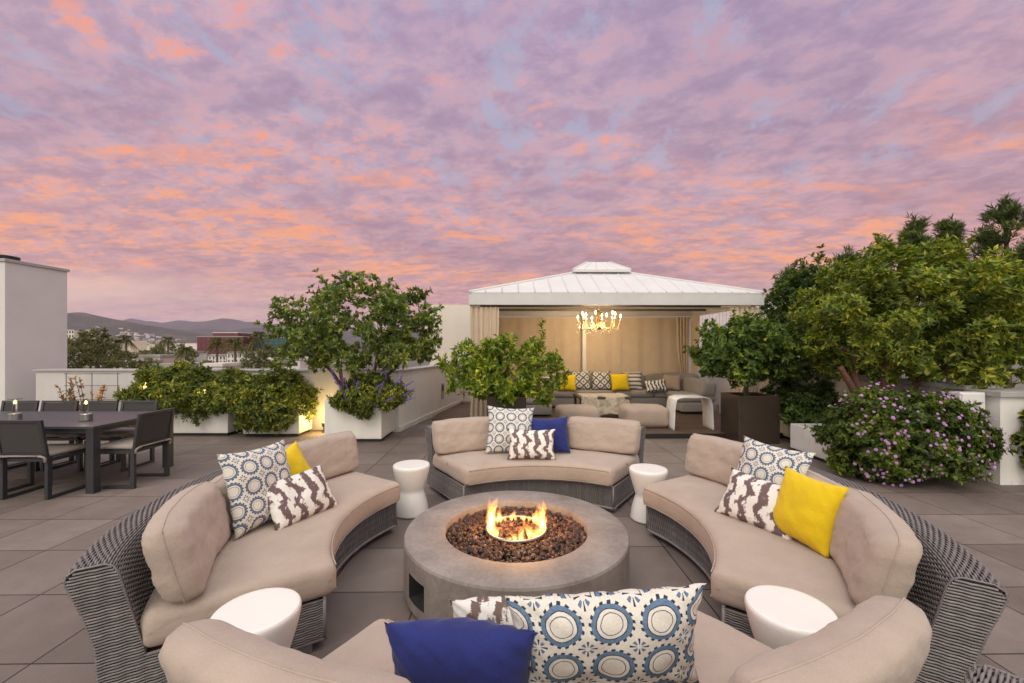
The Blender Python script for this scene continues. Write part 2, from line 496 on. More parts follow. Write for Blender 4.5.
# left parapet, running across, then a lower wall running away from it
PY = 8.25
def wall(name, p, q, thick, h, label, cap=True, z0=0.0, mat='white_paint', baseboard=False):
    """straight wall with its visible face from p to q; body behind on the left side of p->q"""
    p = Vector((p[0], p[1], 0)); q = Vector((q[0], q[1], 0)); d = q - p; L = d.length
    o = thing(name, label, 'wall', (p.x, p.y, z0), math.atan2(d.y, d.x))
    b = MB(); b.box2((0, 0, 0), (L, thick, h))
    b.build('wall_body', M[mat], o)
    if cap:
        b = MB(); b.box2((-.03, -.035, h + .001), (L + .03, thick + .035, h + .04))
        b.build('coping', M['coping'], o, bevel=.006)
    if baseboard:
        b = MB(); b.box2((.0, -.022, .002), (L, -.001, .10))
        b.build('skirting', M['white_paint'], o, bevel=.004)
    return o
M['coping'] = plain('grey_coping', (.36, .35, .35), .55, var=.12, scale=3)
M['cream_wall'] = plain('cream_stucco', (.66, .61, .54), .85, var=.05, scale=2, bump=.003, bscale=90)
M['grey_wall'] = plain('pale_stucco', (.62, .60, .58), .85, var=.06, scale=2, bump=.003, bscale=90)
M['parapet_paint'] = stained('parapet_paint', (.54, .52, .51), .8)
pl = W(-9.2, PY); pr = W(-2.35, PY)
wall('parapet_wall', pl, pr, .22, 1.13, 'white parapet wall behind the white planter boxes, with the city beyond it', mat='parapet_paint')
a1, a2 = W(-2.13, 8.02), W(-1.42, 12.35)
wall('parapet_wall', a1, a2, .22, 1.12, 'low white wall running back beside the tall white planter to the cream wall', mat='white_paint', baseboard=True)
c1_, c2_ = W(-2.4, 12.45), W(-.2, 12.45)
wall('boundary_wall', c1_, c2_, .25, 2.83, 'tall plain cream wall left of the cabana, behind the lemon tree', cap=False, mat='cream_wall')
d1_, d2_ = W(4.6, 12.45), W(9.2, 12.45)
wall('boundary_wall', d1_, d2_, .25, 1.95, 'white wall right of the cabana with a slatted fence on top', cap=False, mat='grey_wall')
o = thing('slat_fence', 'pale vertical slat fence on the wall right of the cabana', 'fence', W(4.6, 12.55, 1.953), -YAW)
M['fence_paint'] = plain('fence_paint', (.60, .54, .55), .6)
for k in range(46):
    b = MB(); b.box2((k * .1, -.012, .0), (k * .1 + .08, .012, .95)); b.build('slat', M['fence_paint'], o)
b = MB()
for z in (.12, .8): b.box2((0, .013, z), (4.6, .05, z + .07))
b.build('rail', M['fence_paint'], o)

# right parapet
e1, e2 = W(5.72, 12.2), W(5.72, 5.32)
o = thing('parapet_wall', 'grey capped parapet wall behind the reddish trunks and lilac flowers', 'wall', W(5.70, 5.30), -YAW)
b = MB(); b.box2((0, 0, 0), (.25, 7.0, 1.06)); b.build('wall_body', M['grey_wall'], o)
b = MB(); b.box2((-.05, .0, 1.061), (.30, 7.0, 1.12)); b.build('coping', M['coping'], o, bevel=.006)
o = thing('wall_pier', 'white pier at the near end of the right parapet beside the flowers', 'wall', W(5.66, 4.95), -YAW)
b = MB(); b.box2((0, 0, 0), (1.6, .33, 1.02)); b.build('pier_body', M['white_paint'], o)
b = MB(); b.box2((-.04, -.04, 1.021), (1.64, .36, 1.085)); b.build('coping', M['coping'], o, bevel=.006)
# boxes on the parapet face
o = thing('electrical_box', 'square grey electrical box on the wall above the lilac flowers', 'electrical box', W(5.46, 5.16, .80), -YAW)
b = MB(); b.box2((-.15, -.1, 0), (.15, .04, .26)); b.build('enclosure', M['white_metal'], o, bevel=.01)
b = MB(); b.box2((-.135, -.112, .015), (.135, -.101, .245)); b.build('cover', M['white_metal'], o, bevel=.004)
b = MB(); b.tube([(0.0, -.03, -.005), (0.0, -.03, -.78)], .014, 8); b.build('conduit', M['white_metal'], o)
o = thing('access_panel', 'white upright panel below the electrical box beside the flowers', 'panel', W(5.50, 5.24, .06), -YAW)
b = MB(); b.box2((-.05, -.02, 0), (.11, .02, .64)); b.build('panel_face', M['stone_white'], o, bevel=.004)
b = MB(); b.box2((-.06, .021, -.01), (.12, .05, .65)); b.build('panel_frame', M['white_metal'], o)

# chimney block at the far left
o = thing('chimney', 'tall white chimney block at the left edge with a dark vent on top', 'chimney', W(-9.50, 8.0), -YAW)
b = MB(); b.box2((-2.0, 0, 0), (0, 1.12, 3.2)); b.build('stack', M['chimney_paint'] if 'chimney_paint' in M else plain('chimney_paint', (.62, .605, .60), .7, var=.04, scale=2, bump=.002, bscale=60), o)
b = MB(); b.box2((-2.03, -.03, 3.201), (.03, 1.15, 3.26)); b.build('cap', M['coping'], o, bevel=.008)
b = MB(); b.lathe([(.16, 3.262), (.16, 3.33), (.22, 3.335), (.22, 3.38), (.12, 3.40)], 24, (-.50, .4, 0)); b.build('vent', M['plinth'], o)

# deck under the cabana
dk0 = W(-.75, 7.39)
b = MB(); b.box2((W(-.95, 0)[0], 7.42, .003), (5.55, 12.3, .088))
ob = b.build('wood_deck', M['deck'], bevel=.006); tag(ob, kind='structure')
# dark mat strip left of the cabana
b = MB(); b.box2((-1.62, 9.3, .002), (-.84, 12.2, .022))
tag(b.build('side_path', M['deck']), kind='structure')

# ------------------------------------------------------------------ cabana
GX0, GX1, GY0, GY1 = -.58, 5.02, 8.65, 11.6
DZ = .09
gz = thing('cabana', 'white roofed cabana with cream curtains standing on the wooden deck', 'cabana', ((GX0 + GX1) / 2, (GY0 + GY1) / 2, DZ))
gl = gz.location
def gb(): return MB()
def gbuild(b, name, mat, **k):
    ob = b.build(name, mat, gz, **k)
    for v in ob.data.vertices: v.co -= gl
    return ob
posts = [(GX0, GY0), (GX1, GY0), (GX0, GY1), (GX1, GY1), (2.08, GY1 - .24)]
for px, py in posts:
    b = gb(); b.box2((px - .05, py - .05, DZ), (px + .05, py + .05, 2.45)); gbuild(b, 'post', M['white_metal'], bevel=.006)
ov = .16
ex0, ex1, ey0, ey1 = GX0 - ov, GX1 + ov, GY0 - ov, GY1 + ov
zf0, zf1 = 2.44, 2.655
fasc = [((ex0, ey0), (ex1, ey0 + .05)), ((ex0, ey1 - .05), (ex1, ey1)), ((ex0, ey0 + .052), (ex0 + .05, ey1 - .052)), ((ex1 - .05, ey0 + .052), (ex1, ey1 - .052))]
M['roof_white'] = plain('white_roof_paint', (.60, .59, .60), .5, var=.05, scale=3)
for (p, q) in fasc:
    b = gb(); b.box2((*p, zf0), (*q, zf1)); gbuild(b, 'fascia', M['roof_white'], bevel=.004)
# main hip roof (closed shell with thickness) up to the cupola collar
cxm, cym = (ex0 + ex1) / 2 - .05, (ey0 + ey1) / 2
tw, td = .56, .36
zt = 3.27
def hip(z_off):
    return [(ex0, ey0, zf1 + z_off), (ex1, ey0, zf1 + z_off), (ex1, ey1, zf1 + z_off), (ex0, ey1, zf1 + z_off),
            (cxm - tw, cym - td, zt + z_off), (cxm + tw, cym - td, zt + z_off), (cxm + tw, cym + td, zt + z_off), (cxm - tw, cym + td, zt + z_off)]
b = gb()
vsn = hip(.003) + hip(.035)
fs = []
for k in range(4):
    k2 = (k + 1) % 4
    fs.append((8 + k, 8 + k2, 12 + k2, 12 + k)); fs.append((k2, k, 4 + k, 4 + k2))
    fs.append((k, k2, 8 + k2, 8 + k)); fs.append((4 + k2, 4 + k, 12 + k, 12 + k2))
b.add(vsn, fs)
top = hip(.035)
# standing seams
def lerp(a, c, t): return tuple(p + (q - p) * t for p, q in zip(a, c))
def seams(e0, e1, t0, t1, n):
    e0, e1, t0, t1 = map(Vector, (e0, e1, t0, t1))
    ax = (e1 - e0).normalized(); L = (e1 - e0).length
    s0, s1 = (t0 - e0).dot(ax), (t1 - e0).dot(ax)
    up = ((t0 + t1) / 2 - (e0 + e1) / 2); up = up - ax * up.dot(ax)
    for k in range(1, n):
        s = L * k / n
        t = 1.0
        if s < s0: t = s / s0
        elif s > s1: t = (L - s) / (L - s1)
        p = e0 + ax * s
        b.tube([p, p + up * t], .020, 4)
seams(top[0], top[1], top[4], top[5], 18); seams(top[1], top[2], top[5], top[6], 10); seams(top[3], top[0], top[7], top[4], 10)
for k in range(4): b.tube([top[k], top[k + 4]], .035, 6)
gbuild(b, 'roof', M['roof_white'])
# cupola
b = gb()
cw, cd, cz = .66, .50, 3.30
q0 = [(cxm - cw, cym - cd, cz), (cxm + cw, cym - cd, cz), (cxm + cw, cym + cd, cz), (cxm - cw, cym + cd, cz)]
q1 = [(x_, y_, cz + .055) for x_, y_, _ in q0]
q2 = [(cxm - .26, cym - .1, cz + .30), (cxm + .26, cym - .1, cz + .30), (cxm + .26, cym + .1, cz + .30), (cxm - .26, cym + .1, cz + .30)]
b.add(q0 + q1 + q2, [(3, 2, 1, 0), (8, 9, 10, 11)] + [(k, (k + 1) % 4, 4 + (k + 1) % 4, 4 + k) for k in range(4)] + [(4 + k, 4 + (k + 1) % 4, 8 + (k + 1) % 4, 8 + k) for k in range(4)])
for k in range(4): b.tube([q1[k], q2[k]], .022, 6)
for k in range(1, 5):
    t = k / 5; b.tube([lerp(q1[0], q1[1], t), lerp(q2[0], q2[1], t)], .011, 4)
gbuild(b, 'cupola', M['roof_white'])
# roof frame below
M['dark_beam'] = plain('roof_underframe', (.13, .11, .10), .6)
b = gb()
for y_ in (GY0 + .75, GY0 + 1.5, GY0 + 2.25): b.box2((ex0 + .06, y_ - .03, 2.52), (ex1 - .06, y_ + .03, 2.60))
for x_ in (GX0 + 1.4, GX0 + 2.8, GX0 + 4.2): b.box2((x_ - .03, ey0 + .06, 2.601), (x_ + .03, ey1 - .06, 2.652))
gbuild(b, 'rafters', M['dark_beam'])
b = gb()
for y_ in (GY1 - .09, GY0 + .09): b.tube([(GX0, y_, 2.40), (GX1, y_, 2.40)], .014, 8)
for x_ in (GX0 + .06, GX1 - .06): b.tube([(x_, GY0, 2.41), (x_, GY1, 2.41)], .014, 8)
gbuild(b, 'curtain_rail', M['white_metal'])
# curtains
def curtain(p, q, z0, z1, folds, amp, name='curtain', seed=0, tie=None, mat='curtain'):
    p = Vector((*p, 0)); q = Vector((*q, 0)); d = q - p; L = d.length; d.normalize(); n = Vector((-d.y, d.x, 0))
    r = random.Random(seed); ph = [r.uniform(0, 6) for _ in range(4)]
    def fn(u, v):
        z = z0 + (z1 - z0) * v
        wv = math.sin(u * folds * 2 * PI + ph[0] + .5 * math.sin(v * 3 + ph[1])) + .4 * math.sin(u * folds * 3.7 * PI + ph[2])
        a = amp * (1 - .35 * v)
        s = u
        if tie:
            zt_, nar, off = tie
            k = math.exp(-((v - zt_) / .22) ** 2)
            s = (u - .5) * (1 - nar * k) + .5 + off * k
            a *= (1 - .5 * k)
        return p + d * (s * L) + n * (a * wv) + Vector((0, 0, z))
    b = gb(); b.grid(fn, max(24, int(folds * 12)), 22)
    return gbuild(b, name, M[mat], smooth=True)
b_ = GY1 - .12
for k in range(3):
    x_a = GX0 + .08 + k * 1.8; curtain((x_a, b_), (x_a + 1.795, b_ + .001), DZ + .02, 2.385, 3.5, .014, 'back_curtain', k)
curtain((GX0 - .14, GY0 - .09), (GX0 + .44, GY0 - .09), DZ + .01, 2.40, 6, .035, 'drape', 11, (.42, .30, -.06))
curtain((GX0 - .1, GY0 + .16), (GX0 - .1, GY0 + .6), DZ + .01, 2.40, 4, .035, 'drape', 12)
curtain((GX1 - .50, GY0 - .09), (GX1 + .12, GY0 - .09), DZ + .01, 2.40, 6, .04, 'drape', 13, (.40, .45, .22))
curtain((GX1 + .02, GY0 + .3), (GX1 + .02, GY0 + .8), DZ + .01, 2.40, 4, .035, 'drape', 14)
curtain((GX1 - .03, GY1 - .62), (GX1 - .03, GY1 - .12), DZ + .01, 2.40, 5, .04, 'drape', 15, (.3, .3, .1))
curtain((GX1 - .42, GY1 - .16), (GX1 - .1, GY1 - .17), DZ + .01, 2.40, 4, .03, 'drape', 16, (.3, .4, .1))
curtain((GX0 + .03, GY1 - .7), (GX0 + .03, GY1 - .12), DZ + .01, 2.40, 5, .04, 'drape', 17)
curtain((GX0 + .02, GY0 + .5), (GX0 + .02, GY1 - .75), DZ + .01, 2.40, 12, .02, 'side_curtain', 18)

# chandelier
cx, cy = 2.18, 10.0
ch = thing('chandelier', 'lit crystal chandelier hanging under the cabana roof', 'chandelier', (cx, cy, 2.0))
b = MB(); b.tube([(0, 0, .45), (0, 0, .62)], .012, 8); b.tube([(0, 0, .05), (0, 0, .45)], [.03, .03], 10)
b.lathe([(.0, .0), (.05, .02), (.07, .06), (.03, .10), (.05, .2), (.02, .3), (.09, .40), (.02, .44)], 16, (0, 0, 0))
b.build('stem', M['brass'], ch, smooth=True)
M['crystal'] = (lambda m: m.bsdf((1, .93, .80), .08, **{'Transmission Weight': .7, 'IOR': 1.5}))(Mat('crystal'))
for k in range(12):
    a = 2 * PI * k / 12 + .13; ca, sa = math.cos(a), math.sin(a)
    rr = .50 if k % 2 else .40; zz_ = .20 if k % 2 else .27
    b = MB(); b.tube(curve([(0.03 * ca, .03 * sa, .14), (.2 * ca, .2 * sa, .04), (rr * .85 * ca, rr * .85 * sa, .05), (rr * ca, rr * sa, zz_)], 6), .008, 6)
    arm = b.build('arm', M['brass'], ch, smooth=True)
    b = MB(); b.lathe([(.028, zz_ - .005), (.034, zz_ + .012), (.011, zz_ + .014), (.011, zz_ + .075)], 10, (rr * ca, rr * sa, 0)); b.build('candle', M['white_metal'], arm, smooth=False)
    b = MB(); b.lathe([(.006, zz_ + .077), (.021, zz_ + .10), (.017, zz_ + .125), (.003, zz_ + .16)], 8, (rr * ca, rr * sa, 0)); b.build('bulb', M['bulb'], arm, smooth=True)
b = MB()
for k in range(70):
    a = rng.uniform(0, 2 * PI); r_ = rng.choice((.14, .28, .42, .5)) + rng.uniform(-.03, .03); z_ = rng.uniform(-.10, .16)
    b.lathe([(.002, z_ + .03), (.012, z_), (.002, z_ - .035)], 5, (r_ * math.cos(a), r_ * math.sin(a), 0))
tag(b.build('crystal_drops', M['crystal'], ch), kind='stuff')
def lamp(name, loc, e, c, r=.05):
    l = bpy.data.lights.new(name, 'POINT'); l.energy = e; l.color = c; l.shadow_soft_size = r
    o = bpy.data.objects.new(name, l); col.objects.link(o); o.location = loc; return o
lamp('chandelier_light', (cx, cy, 2.22), 105, (1, .73, .41), .35)

# cabana furniture -------------------------------------------------
def rbox(name, mat, a, c, bev, parent, loc=None):
    b = MB(); b.box2(a, c); return b.build(name, mat, parent, bevel=bev, smooth=True)
def softbox(name, mat, cen, size, parent=None, puff=.02, seed=0, rot=None, n=12, rad=.06, uv=False):
    """cushion-like rounded box"""
    sx, sy, sz = size; b = MB(); r = random.Random(seed); off = Vector((r.uniform(0, 50), r.uniform(0, 50), 0))
    bm = bmesh.new(); bmesh.ops.create_cube(bm, size=2.0)
    bmesh.ops.subdivide_edges(bm, edges=bm.edges, cuts=n, use_grid_fill=True)
    h = Vector((sx / 2, sy / 2, sz / 2)); rad = min(rad, min(h) * .95)
    for v in bm.verts:
        c = v.co; u = Vector((math.sin(c.x * PI / 2), math.sin(c.y * PI / 2), math.sin(c.z * PI / 2)))
        p = Vector((u.x * h.x, u.y * h.y, u.z * h.z))
        core = Vector([max(-hh + rad, min(hh - rad, pp)) for hh, pp in zip(h, p)])
        dd = p - core
        if dd.length > 1e-6: p = core + dd.normalized() * min(rad, dd.length) if dd.length > rad else p
        bulge = Vector(((1 - u.y ** 2) * (1 - u.z ** 2), (1 - u.x ** 2) * (1 - u.z ** 2), (1 - u.x ** 2) * (1 - u.y ** 2)))
        p += Vector((u.x * bulge.x, u.y * bulge.y, u.z * bulge.z)) * puff
        nz = mnoise.noise(p * 5 + off) * .012 + mnoise.noise(p * 13 + off) * .004
        p += p.normalized() * nz
        v.co = p
    me = bpy.data.meshes.new(name); bm.to_mesh(me); bm.free()
    me.materials.append(mat); me.polygons.foreach_set('use_smooth', [True] * len(me.polygons))
    o = bpy.data.objects.new(name, me); col.objects.link(o); o.parent = parent; o.location = cen
    if rot is not None: o.rotation_euler = rot
    return o

sec = thing('sectional_sofa', 'long grey sectional sofa along the back of the cabana', 'sofa', (2.4, 10.9, DZ))
fm = M['cushion_far']
rbox('base', fm, (-2.6, -.40, .04), (2.35, .45, .26), .03, sec)
for k in range(5): softbox('seat_cushion', fm, (-2.1 + k * .96, 0.0, .34), (.95, .84, .18), sec, .012, k, n=8)
for k in range(5): softbox('back_cushion', fm, (-2.1 + k * .96, .33, .58), (.94, .24, .40), sec, .03, 20 + k, (R(-10), 0, 0), n=8)
rbox('return_base', fm, (1.55, -1.35, .04), (2.35, -.405, .26), .03, sec)
softbox('seat_cushion', fm, (1.93, -.88, .34), (.82, .94, .18), sec, .012, 9, n=8)
softbox('arm_cushion', fm, (2.18, -.60, .55), (.34, 1.5, .36), sec, .03, 31, (0, R(8), 0), n=8)
softbox('arm_cushion', fm, (2.05, .05, .62), (.95, .30, .40), sec, .04, 33, (R(-10), 0, R(-30)), n=8)
arm = thing('lounge_chair', 'grey slipcovered lounge seat at the left end of the cabana', 'armchair', (.05, 9.75, DZ))
rbox('base', fm, (-.1, -.5, .03), (.95, .5, .25), .03, arm)
softbox('seat_cushion', fm, (.42, 0, .33), (1.02, .98, .17), arm, .015, 41, n=8)
softbox('back_cushion', fm, (-.02, 0, .52), (.24, .96, .36), arm, .03, 42, n=8)

def throw_pillow(label, mat, loc, w, h, t, az, tilt=0.0, roll=0.0, seed=0, group=None, n=22, pinch=.10, top_dent=0.0):
    r = random.Random(seed); off = Vector((r.uniform(0, 90), r.uniform(0, 90), r.uniform(0, 90)))
    b = MB()
    def pt(u, v, s):
        x = (u * 2 - 1); z = (v * 2 - 1)
        ex = max(0.0, 1 - abs(x) ** 2.6); ez = max(0.0, 1 - abs(z) ** 2.6)
        th = t / 2 * (ex * ez) ** .62
        px = x * (1 - pinch * (1 - z * z) * abs(x) ** 2) * w / 2
        pz = z * (1 - pinch * (1 - x * x) * abs(z) ** 2) * h / 2
        if top_dent and z > 0: pz -= top_dent * h * math.exp(-(x / .45) ** 2) * z
        P = Vector((px, -s * th, pz + h / 2))
        k = .020 * (ex * ez) ** .5
        q = Vector((px, s * 9 + 0, pz)) * 5.0 + off
        P.y += s * k * mnoise.noise(q) + s * k * .45 * mnoise.noise(q * 2.7)
        edge = .006 * math.sin((x + z) * 17 + seed)
        P.y += edge * (1 - ex * ez)
        return P
    b.grid(lambda u, v: pt(u, v, 1), n, n, uv=lambda u, v: (u, v))
    b.grid(lambda u, v: pt(u, v, -1), n, n, flip=True, uv=lambda u, v: (u + .13, v + .21))
    ob = b.build('throw_pillow', mat, None, smooth=True, merge=0.0005)
    ob.location = loc
    ob.rotation_euler = (Matrix.Rotation(R(az), 3, 'Z') @ Matrix.Rotation(R(-tilt), 3, 'X') @ Matrix.Rotation(R(roll), 3, 'Y')).to_euler()
    return tag(ob, label, 'throw pillow', group)

gp = 'throw pillows on the cabana sofa'
SZ = DZ + .425
def onsofa(px, d=10.72): return W((px - 512) / F_PX * d, d, SZ)
throw_pillow('grey and white striped pillow at the left end of the cabana sofa', M['stripes'], onsofa(549, 10.7), .46, .42, .14, 4, 18, seed=1, group=gp, n=12)
throw_pillow('yellow pillow in front of the left lattice pillow on the cabana sofa', M['yellow'], onsofa(567, 10.5), .46, .43, .15, 0, 16, 2, seed=2, group=gp, n=12)
throw_pillow('lattice patterned pillow just right of the left yellow pillow, left of the white post', M['trellis'], onsofa(581, 10.72), .52, .50, .15, 0, 18, seed=3, group=gp, n=12)
throw_pillow('lattice patterned pillow just right of the white cabana post', M['trellis'], onsofa(602, 10.66), .50, .50, .15, 0, 18, seed=4, group=gp, n=12)
throw_pillow('yellow pillow in front of the right striped pillow on the cabana sofa', M['yellow'], onsofa(621, 10.5), .47, .45, .15, 0, 16, -2, seed=5, group=gp, n=12)
throw_pillow('grey and white striped pillow behind the right yellow pillow in the cabana', M['stripes'], onsofa(633, 10.72), .52, .48, .14, -3, 18, seed=6, group=gp, n=12)
throw_pillow('small black and white zebra pillow at the right of the cabana sofa', M['zebra'], onsofa(657, 10.42), .52, .30, .14, -8, 22, -6, seed=7, group=gp, n=12)
throw_pillow('plain tan pillow beside the zebra pillow in the cabana corner', M['pouf'], onsofa(671, 10.6), .46, .42, .16, -30, 20, seed=8, group=gp, n=12)

def pouf(label, px, d, w, h, seed):
    o = softbox('pouf', M['pouf'], W((px - 512) / F_PX * d, d, DZ + h / 2), (w, .62, h), None, .02, seed, n=10, rad=.09)
    b = MB(); 
    return tag(o, label, 'ottoman', 'beige ottomans on the cabana deck')
pouf('beige block ottoman left of the fur throw, behind the far sofa', 577, 8.3, .80, .36, 51)
pouf('beige block ottoman right of the fur throw on the cabana deck', 643, 8.25, .82, .38, 52)
ct = thing('coffee_table', 'dark low coffee table under the fur throw in the cabana', 'table', W(1.92, 9.2, DZ))
b = MB(); b.box2((-.55, -.4, .43), (.55, .4, .48)); b.build('tabletop', M['bronze'], ct, bevel=.006)
for sx in (-.5, .5):
    for sy in (-.35, .35):
        b = MB(); b.box2((sx - .025, sy - .025, 0), (sx + .025, sy + .025, .429)); b.build('leg', M['bronze'], ct)
# fur throw draped over the coffee table
M['fur'] = plain('fur_throw', (.50, .42, .33), .95, var=.35, scale=14, bump=.02, bscale=70)
b = MB()
def fur(u, v):
    x_ = (u - .5) * 1.0; s = v * 1.05
    nz = mnoise.noise(Vector((u * 6, v * 6, 1)))
    if s < .55: p = Vector((x_, .14 - s, .50 + .012 * nz))
    else:
        k = s - .55; p = Vector((x_ * (1 + .1 * k), -.43 - .05 * math.sin(u * 11) - .05 * k + .02 * nz, .50 - min(k, .44 + .06 * math.sin(u * 7)) * .9))
    return p
b.grid(fur, 30, 30); ob = b.build('fur_throw', M['fur'], None, smooth=True, loc=ct.location)
sm_ = ob.modifiers.new('thick', 'SOLIDIFY'); sm_.thickness = .02; sm_.offset = 1
tag(ob, 'cream fur throw draped over the low coffee table in the cabana', 'throw')
# white waterfall side table
wt = thing('side_table', 'white waterfall side table with bent sides at the right of the cabana', 'side table', W(3.30, 7.95, DZ), -YAW)
b = MB(); 
w_, h_, t_ = .34, .60, .022
prof = [(-w_ - .03, 0), (-w_, h_ - .12), (-w_ + .09, h_ - .01), (0, h_), (w_ - .09, h_ - .01), (w_, h_ - .12), (w_ + .03, 0)]
path = curve([(p[0], 0, p[1]) for p in prof], 8)
def wf(u, v):
    p = path[int(round(u * (len(path) - 1)))]; return Vector((p.x, (v - .5) * .42, p.z))
b.grid(wf, len(path) - 1, 1); ob = b.build('table_body', M['white_metal'], wt, smooth=True)
sm_ = ob.modifiers.new('thick', 'SOLIDIFY'); sm_.thickness = t_; sm_.offset = -1
ob.modifiers.new('bev', 'BEVEL').width = .006

# ------------------------------------------------------------------ planters
def planter(label, x0, x1, y0, y1, h, mat, plinth=True, rim=.03):
    xc = (x0 + x1) / 2; yc = (y0 + y1) / 2
    o = thing('planter_box', label, 'planter', W(xc, yc), -YAW)
    hx, hy = (x1 - x0) / 2, (y1 - y0) / 2
    b = MB(); z0 = .05 if plinth else .004
    O = [(-hx, -hy), (hx, -hy), (hx, hy), (-hx, hy)]; I = [(-hx + rim, -hy + rim), (hx - rim, -hy + rim), (hx - rim, hy - rim), (-hx + rim, hy - rim)]
    vs_ = [(*p, z0) for p in O] + [(*p, h) for p in O] + [(*p, h) for p in I] + [(*p, h - .08) for p in I]
    fs_ = [(3, 2, 1, 0)]
    for k in range(4):
        k2 = (k + 1) % 4
        fs_ += [(k, k2, 4 + k2, 4 + k), (4 + k, 4 + k2, 8 + k2, 8 + k), (8 + k, 8 + k2, 12 + k2, 12 + k)]
    b.add(vs_, fs_); b.build('box', mat, o, bevel=.008)
    if plinth:
        b = MB(); b.box2((-hx + .03, -hy + .03, .003), (hx - .03, hy - .03, .049)); b.build('plinth', M['plinth'], o)
    b = MB(); b.grid(lambda u, v: Vector(((u - .5) * 2 * (hx - rim - .002), (v - .5) * 2 * (hy - rim - .002), h - .06 + .02 * mnoise.noise(Vector((u * 5, v * 5, h))))), 10, 8)
    b.build('soil', M['soil'], o)
    return o
wp = M['white_paint']
planter('long low white planter behind the right dining chair', -6.75, -5.11, 7.68, 8.10, .59, wp)
planter('low white planter with the lit right side, beside the tall white planter', -4.80, -3.80, 7.62, 8.12, .56, wp)
planter('tall square white planter holding the multi trunk tree', -3.16, -2.20, 7.19, 8.0, .71, wp)
planter('brown square pot under the left lemon tree, behind the far sofa', -.42, .24, 7.15, 7.42 + .38, .76, M['bronze'], False)
planter('brown square pot under the round lemon tree right of the cabana', 3.74, 4.42, 7.04, 7.66, .79, M['bronze'], False)
planter('cream planter box under the lilac flowering bush', 4.30, 5.55, 5.25, 6.6, .42, wp)
planter('pale low planter under the dark hedge behind the flowering bush', 4.75, 5.60, 6.9, 9.8, .42, wp)

# uplight glow between the planters
lf = thing('uplight', 'small lit garden uplight on the floor between the two white planters', 'lamp', W(-3.52, 8.02), 0)
b = MB(); b.lathe([(.05, .002), (.05, .02), (.02, .03), (.02, .10), (.045, .11), (.055, .18)], 14); b.build('housing', M['plinth'], lf)
b = MB(); b.lathe([(.045, .182), (.045, .19)], 14); b.build('lens', M['led'], lf)
lamp('uplight_light', W(-3.50, 7.92, .30), 17, (1, .68, .25), .05)
for i, (px, py, d, lb) in enumerate(((145, 389, 7.55, 'lit path light among the shrubs behind the right dining chair'), (204, 396, 7.6, 'lit path light in the shrubs above the white planter'))):
    p = W((px - 512) / F_PX * d, d, 0); zt_ = CAM_H - (py - HOR) * d / F_PX
    o = thing('path_light', lb, 'lamp', (p.x, p.y, .55))
    b = MB(); b.tube([(0, 0, -.05), (0, 0, zt_ - .55)], .008, 6); b.build('stake', M['plinth'], o)
    b = MB(); b.lathe([(.02, zt_ - .55), (.03, zt_ - .50), (.022, zt_ - .44)], 10); b.build('lantern', M['led'], o)
    lamp('path_light_glow', (p.x, p.y - .08, zt_ + .05), 1.6, (1, .72, .28), .03)

o = thing('outlet_box', 'narrow grey outlet box on the low wall beside the tall planter', 'outlet', W(-1.78, 10.55, .32), math.atan2(a2.y - a1.y, a2.x - a1.x))
b = MB(); b.box2((-.09, -.075, .0), (.09, -.025, .38)); b.build('housing', M['steel'], o, bevel=.006)
b = MB(); b.box2((-.07, -.085, .2), (.07, -.0755, .34)); b.build('cover', M['grey_metal'], o, bevel=.003)

# wire trellis with its dry plant, left of the shrubs
o = thing('wire_trellis', 'thin rusty wire trellis standing in front of the parapet near the chimney', 'trellis', W(-8.3, 7.95), -YAW)
for x_ in (0, .48, .96):
    b = MB(); b.tube([(x_, 0, 0), (x_, 0, 1.12)], .006, 5); b.build('upright', M['rust'], o)
for z_ in (.35, .62, .88, 1.1):
    b = MB(); b.tube([(-.04, 0, z_), (1.0, 0, z_)], .005, 5); b.build('crosswire', M['rust'], o)
# ------------------------------------------------------------------ wicker sofa
AL = R(34); RI = 1.25; YC = 1.75          # arc centre is (0, YC) in the sofa's own axes, sofa opens to +y
def pol(r, th, z): return Vector((r * math.sin(th), YC - r * math.cos(th), z))

def strand(mb, pts, nrm, tan, hw, hh):
    """thin woven strand through pts: 4-sided, half width hw along tan, half height hh along nrm"""
    o = len(mb.v); m = len(pts)
    for p, n, t in zip(pts, nrm, tan):
        mb.v += [tuple(p + t * hw), tuple(p + n * hh), tuple(p - t * hw), tuple(p - n * hh)]
    for i in range(m - 1):
        for k in range(4):
            k2 = (k + 1) % 4
            mb.f.append((o + i * 4 + k, o + i * 4 + k2, o + i * 4 + 4 + k2, o + i * 4 + 4 + k)); mb.mi.append(0)

OUT = [(.05, 2.19), (.20, 2.155), (.35, 2.165), (.50, 2.205), (.645, 2.255)]
INN = [(.26, 2.00), (.645, 2.095)]
def r_out(z): return interp(OUT, z)
def r_in(z): return RI + .03 if z < .26 else interp(INN, z)
PROF = [Vector((r, z)) for z, r in OUT] + [Vector((2.25, .675)), Vector((2.222, .692)), Vector((2.135, .692)), Vector((2.11, .68)), Vector((2.093, .645)), Vector((2.005, .27))]
def resample(P, step):
    L = [0]
    for a, c in zip(P, P[1:]): L.append(L[-1] + (c - a).length)
    n = int(L[-1] / step); out = []
    for k in range(n + 1):
        s = L[-1] * k / n
        for i in range(len(P) - 1):
            if s <= L[i + 1] + 1e-9:
                t = (s - L[i]) / (L[i + 1] - L[i]); out.append(P[i].lerp(P[i + 1], t)); break
    return out

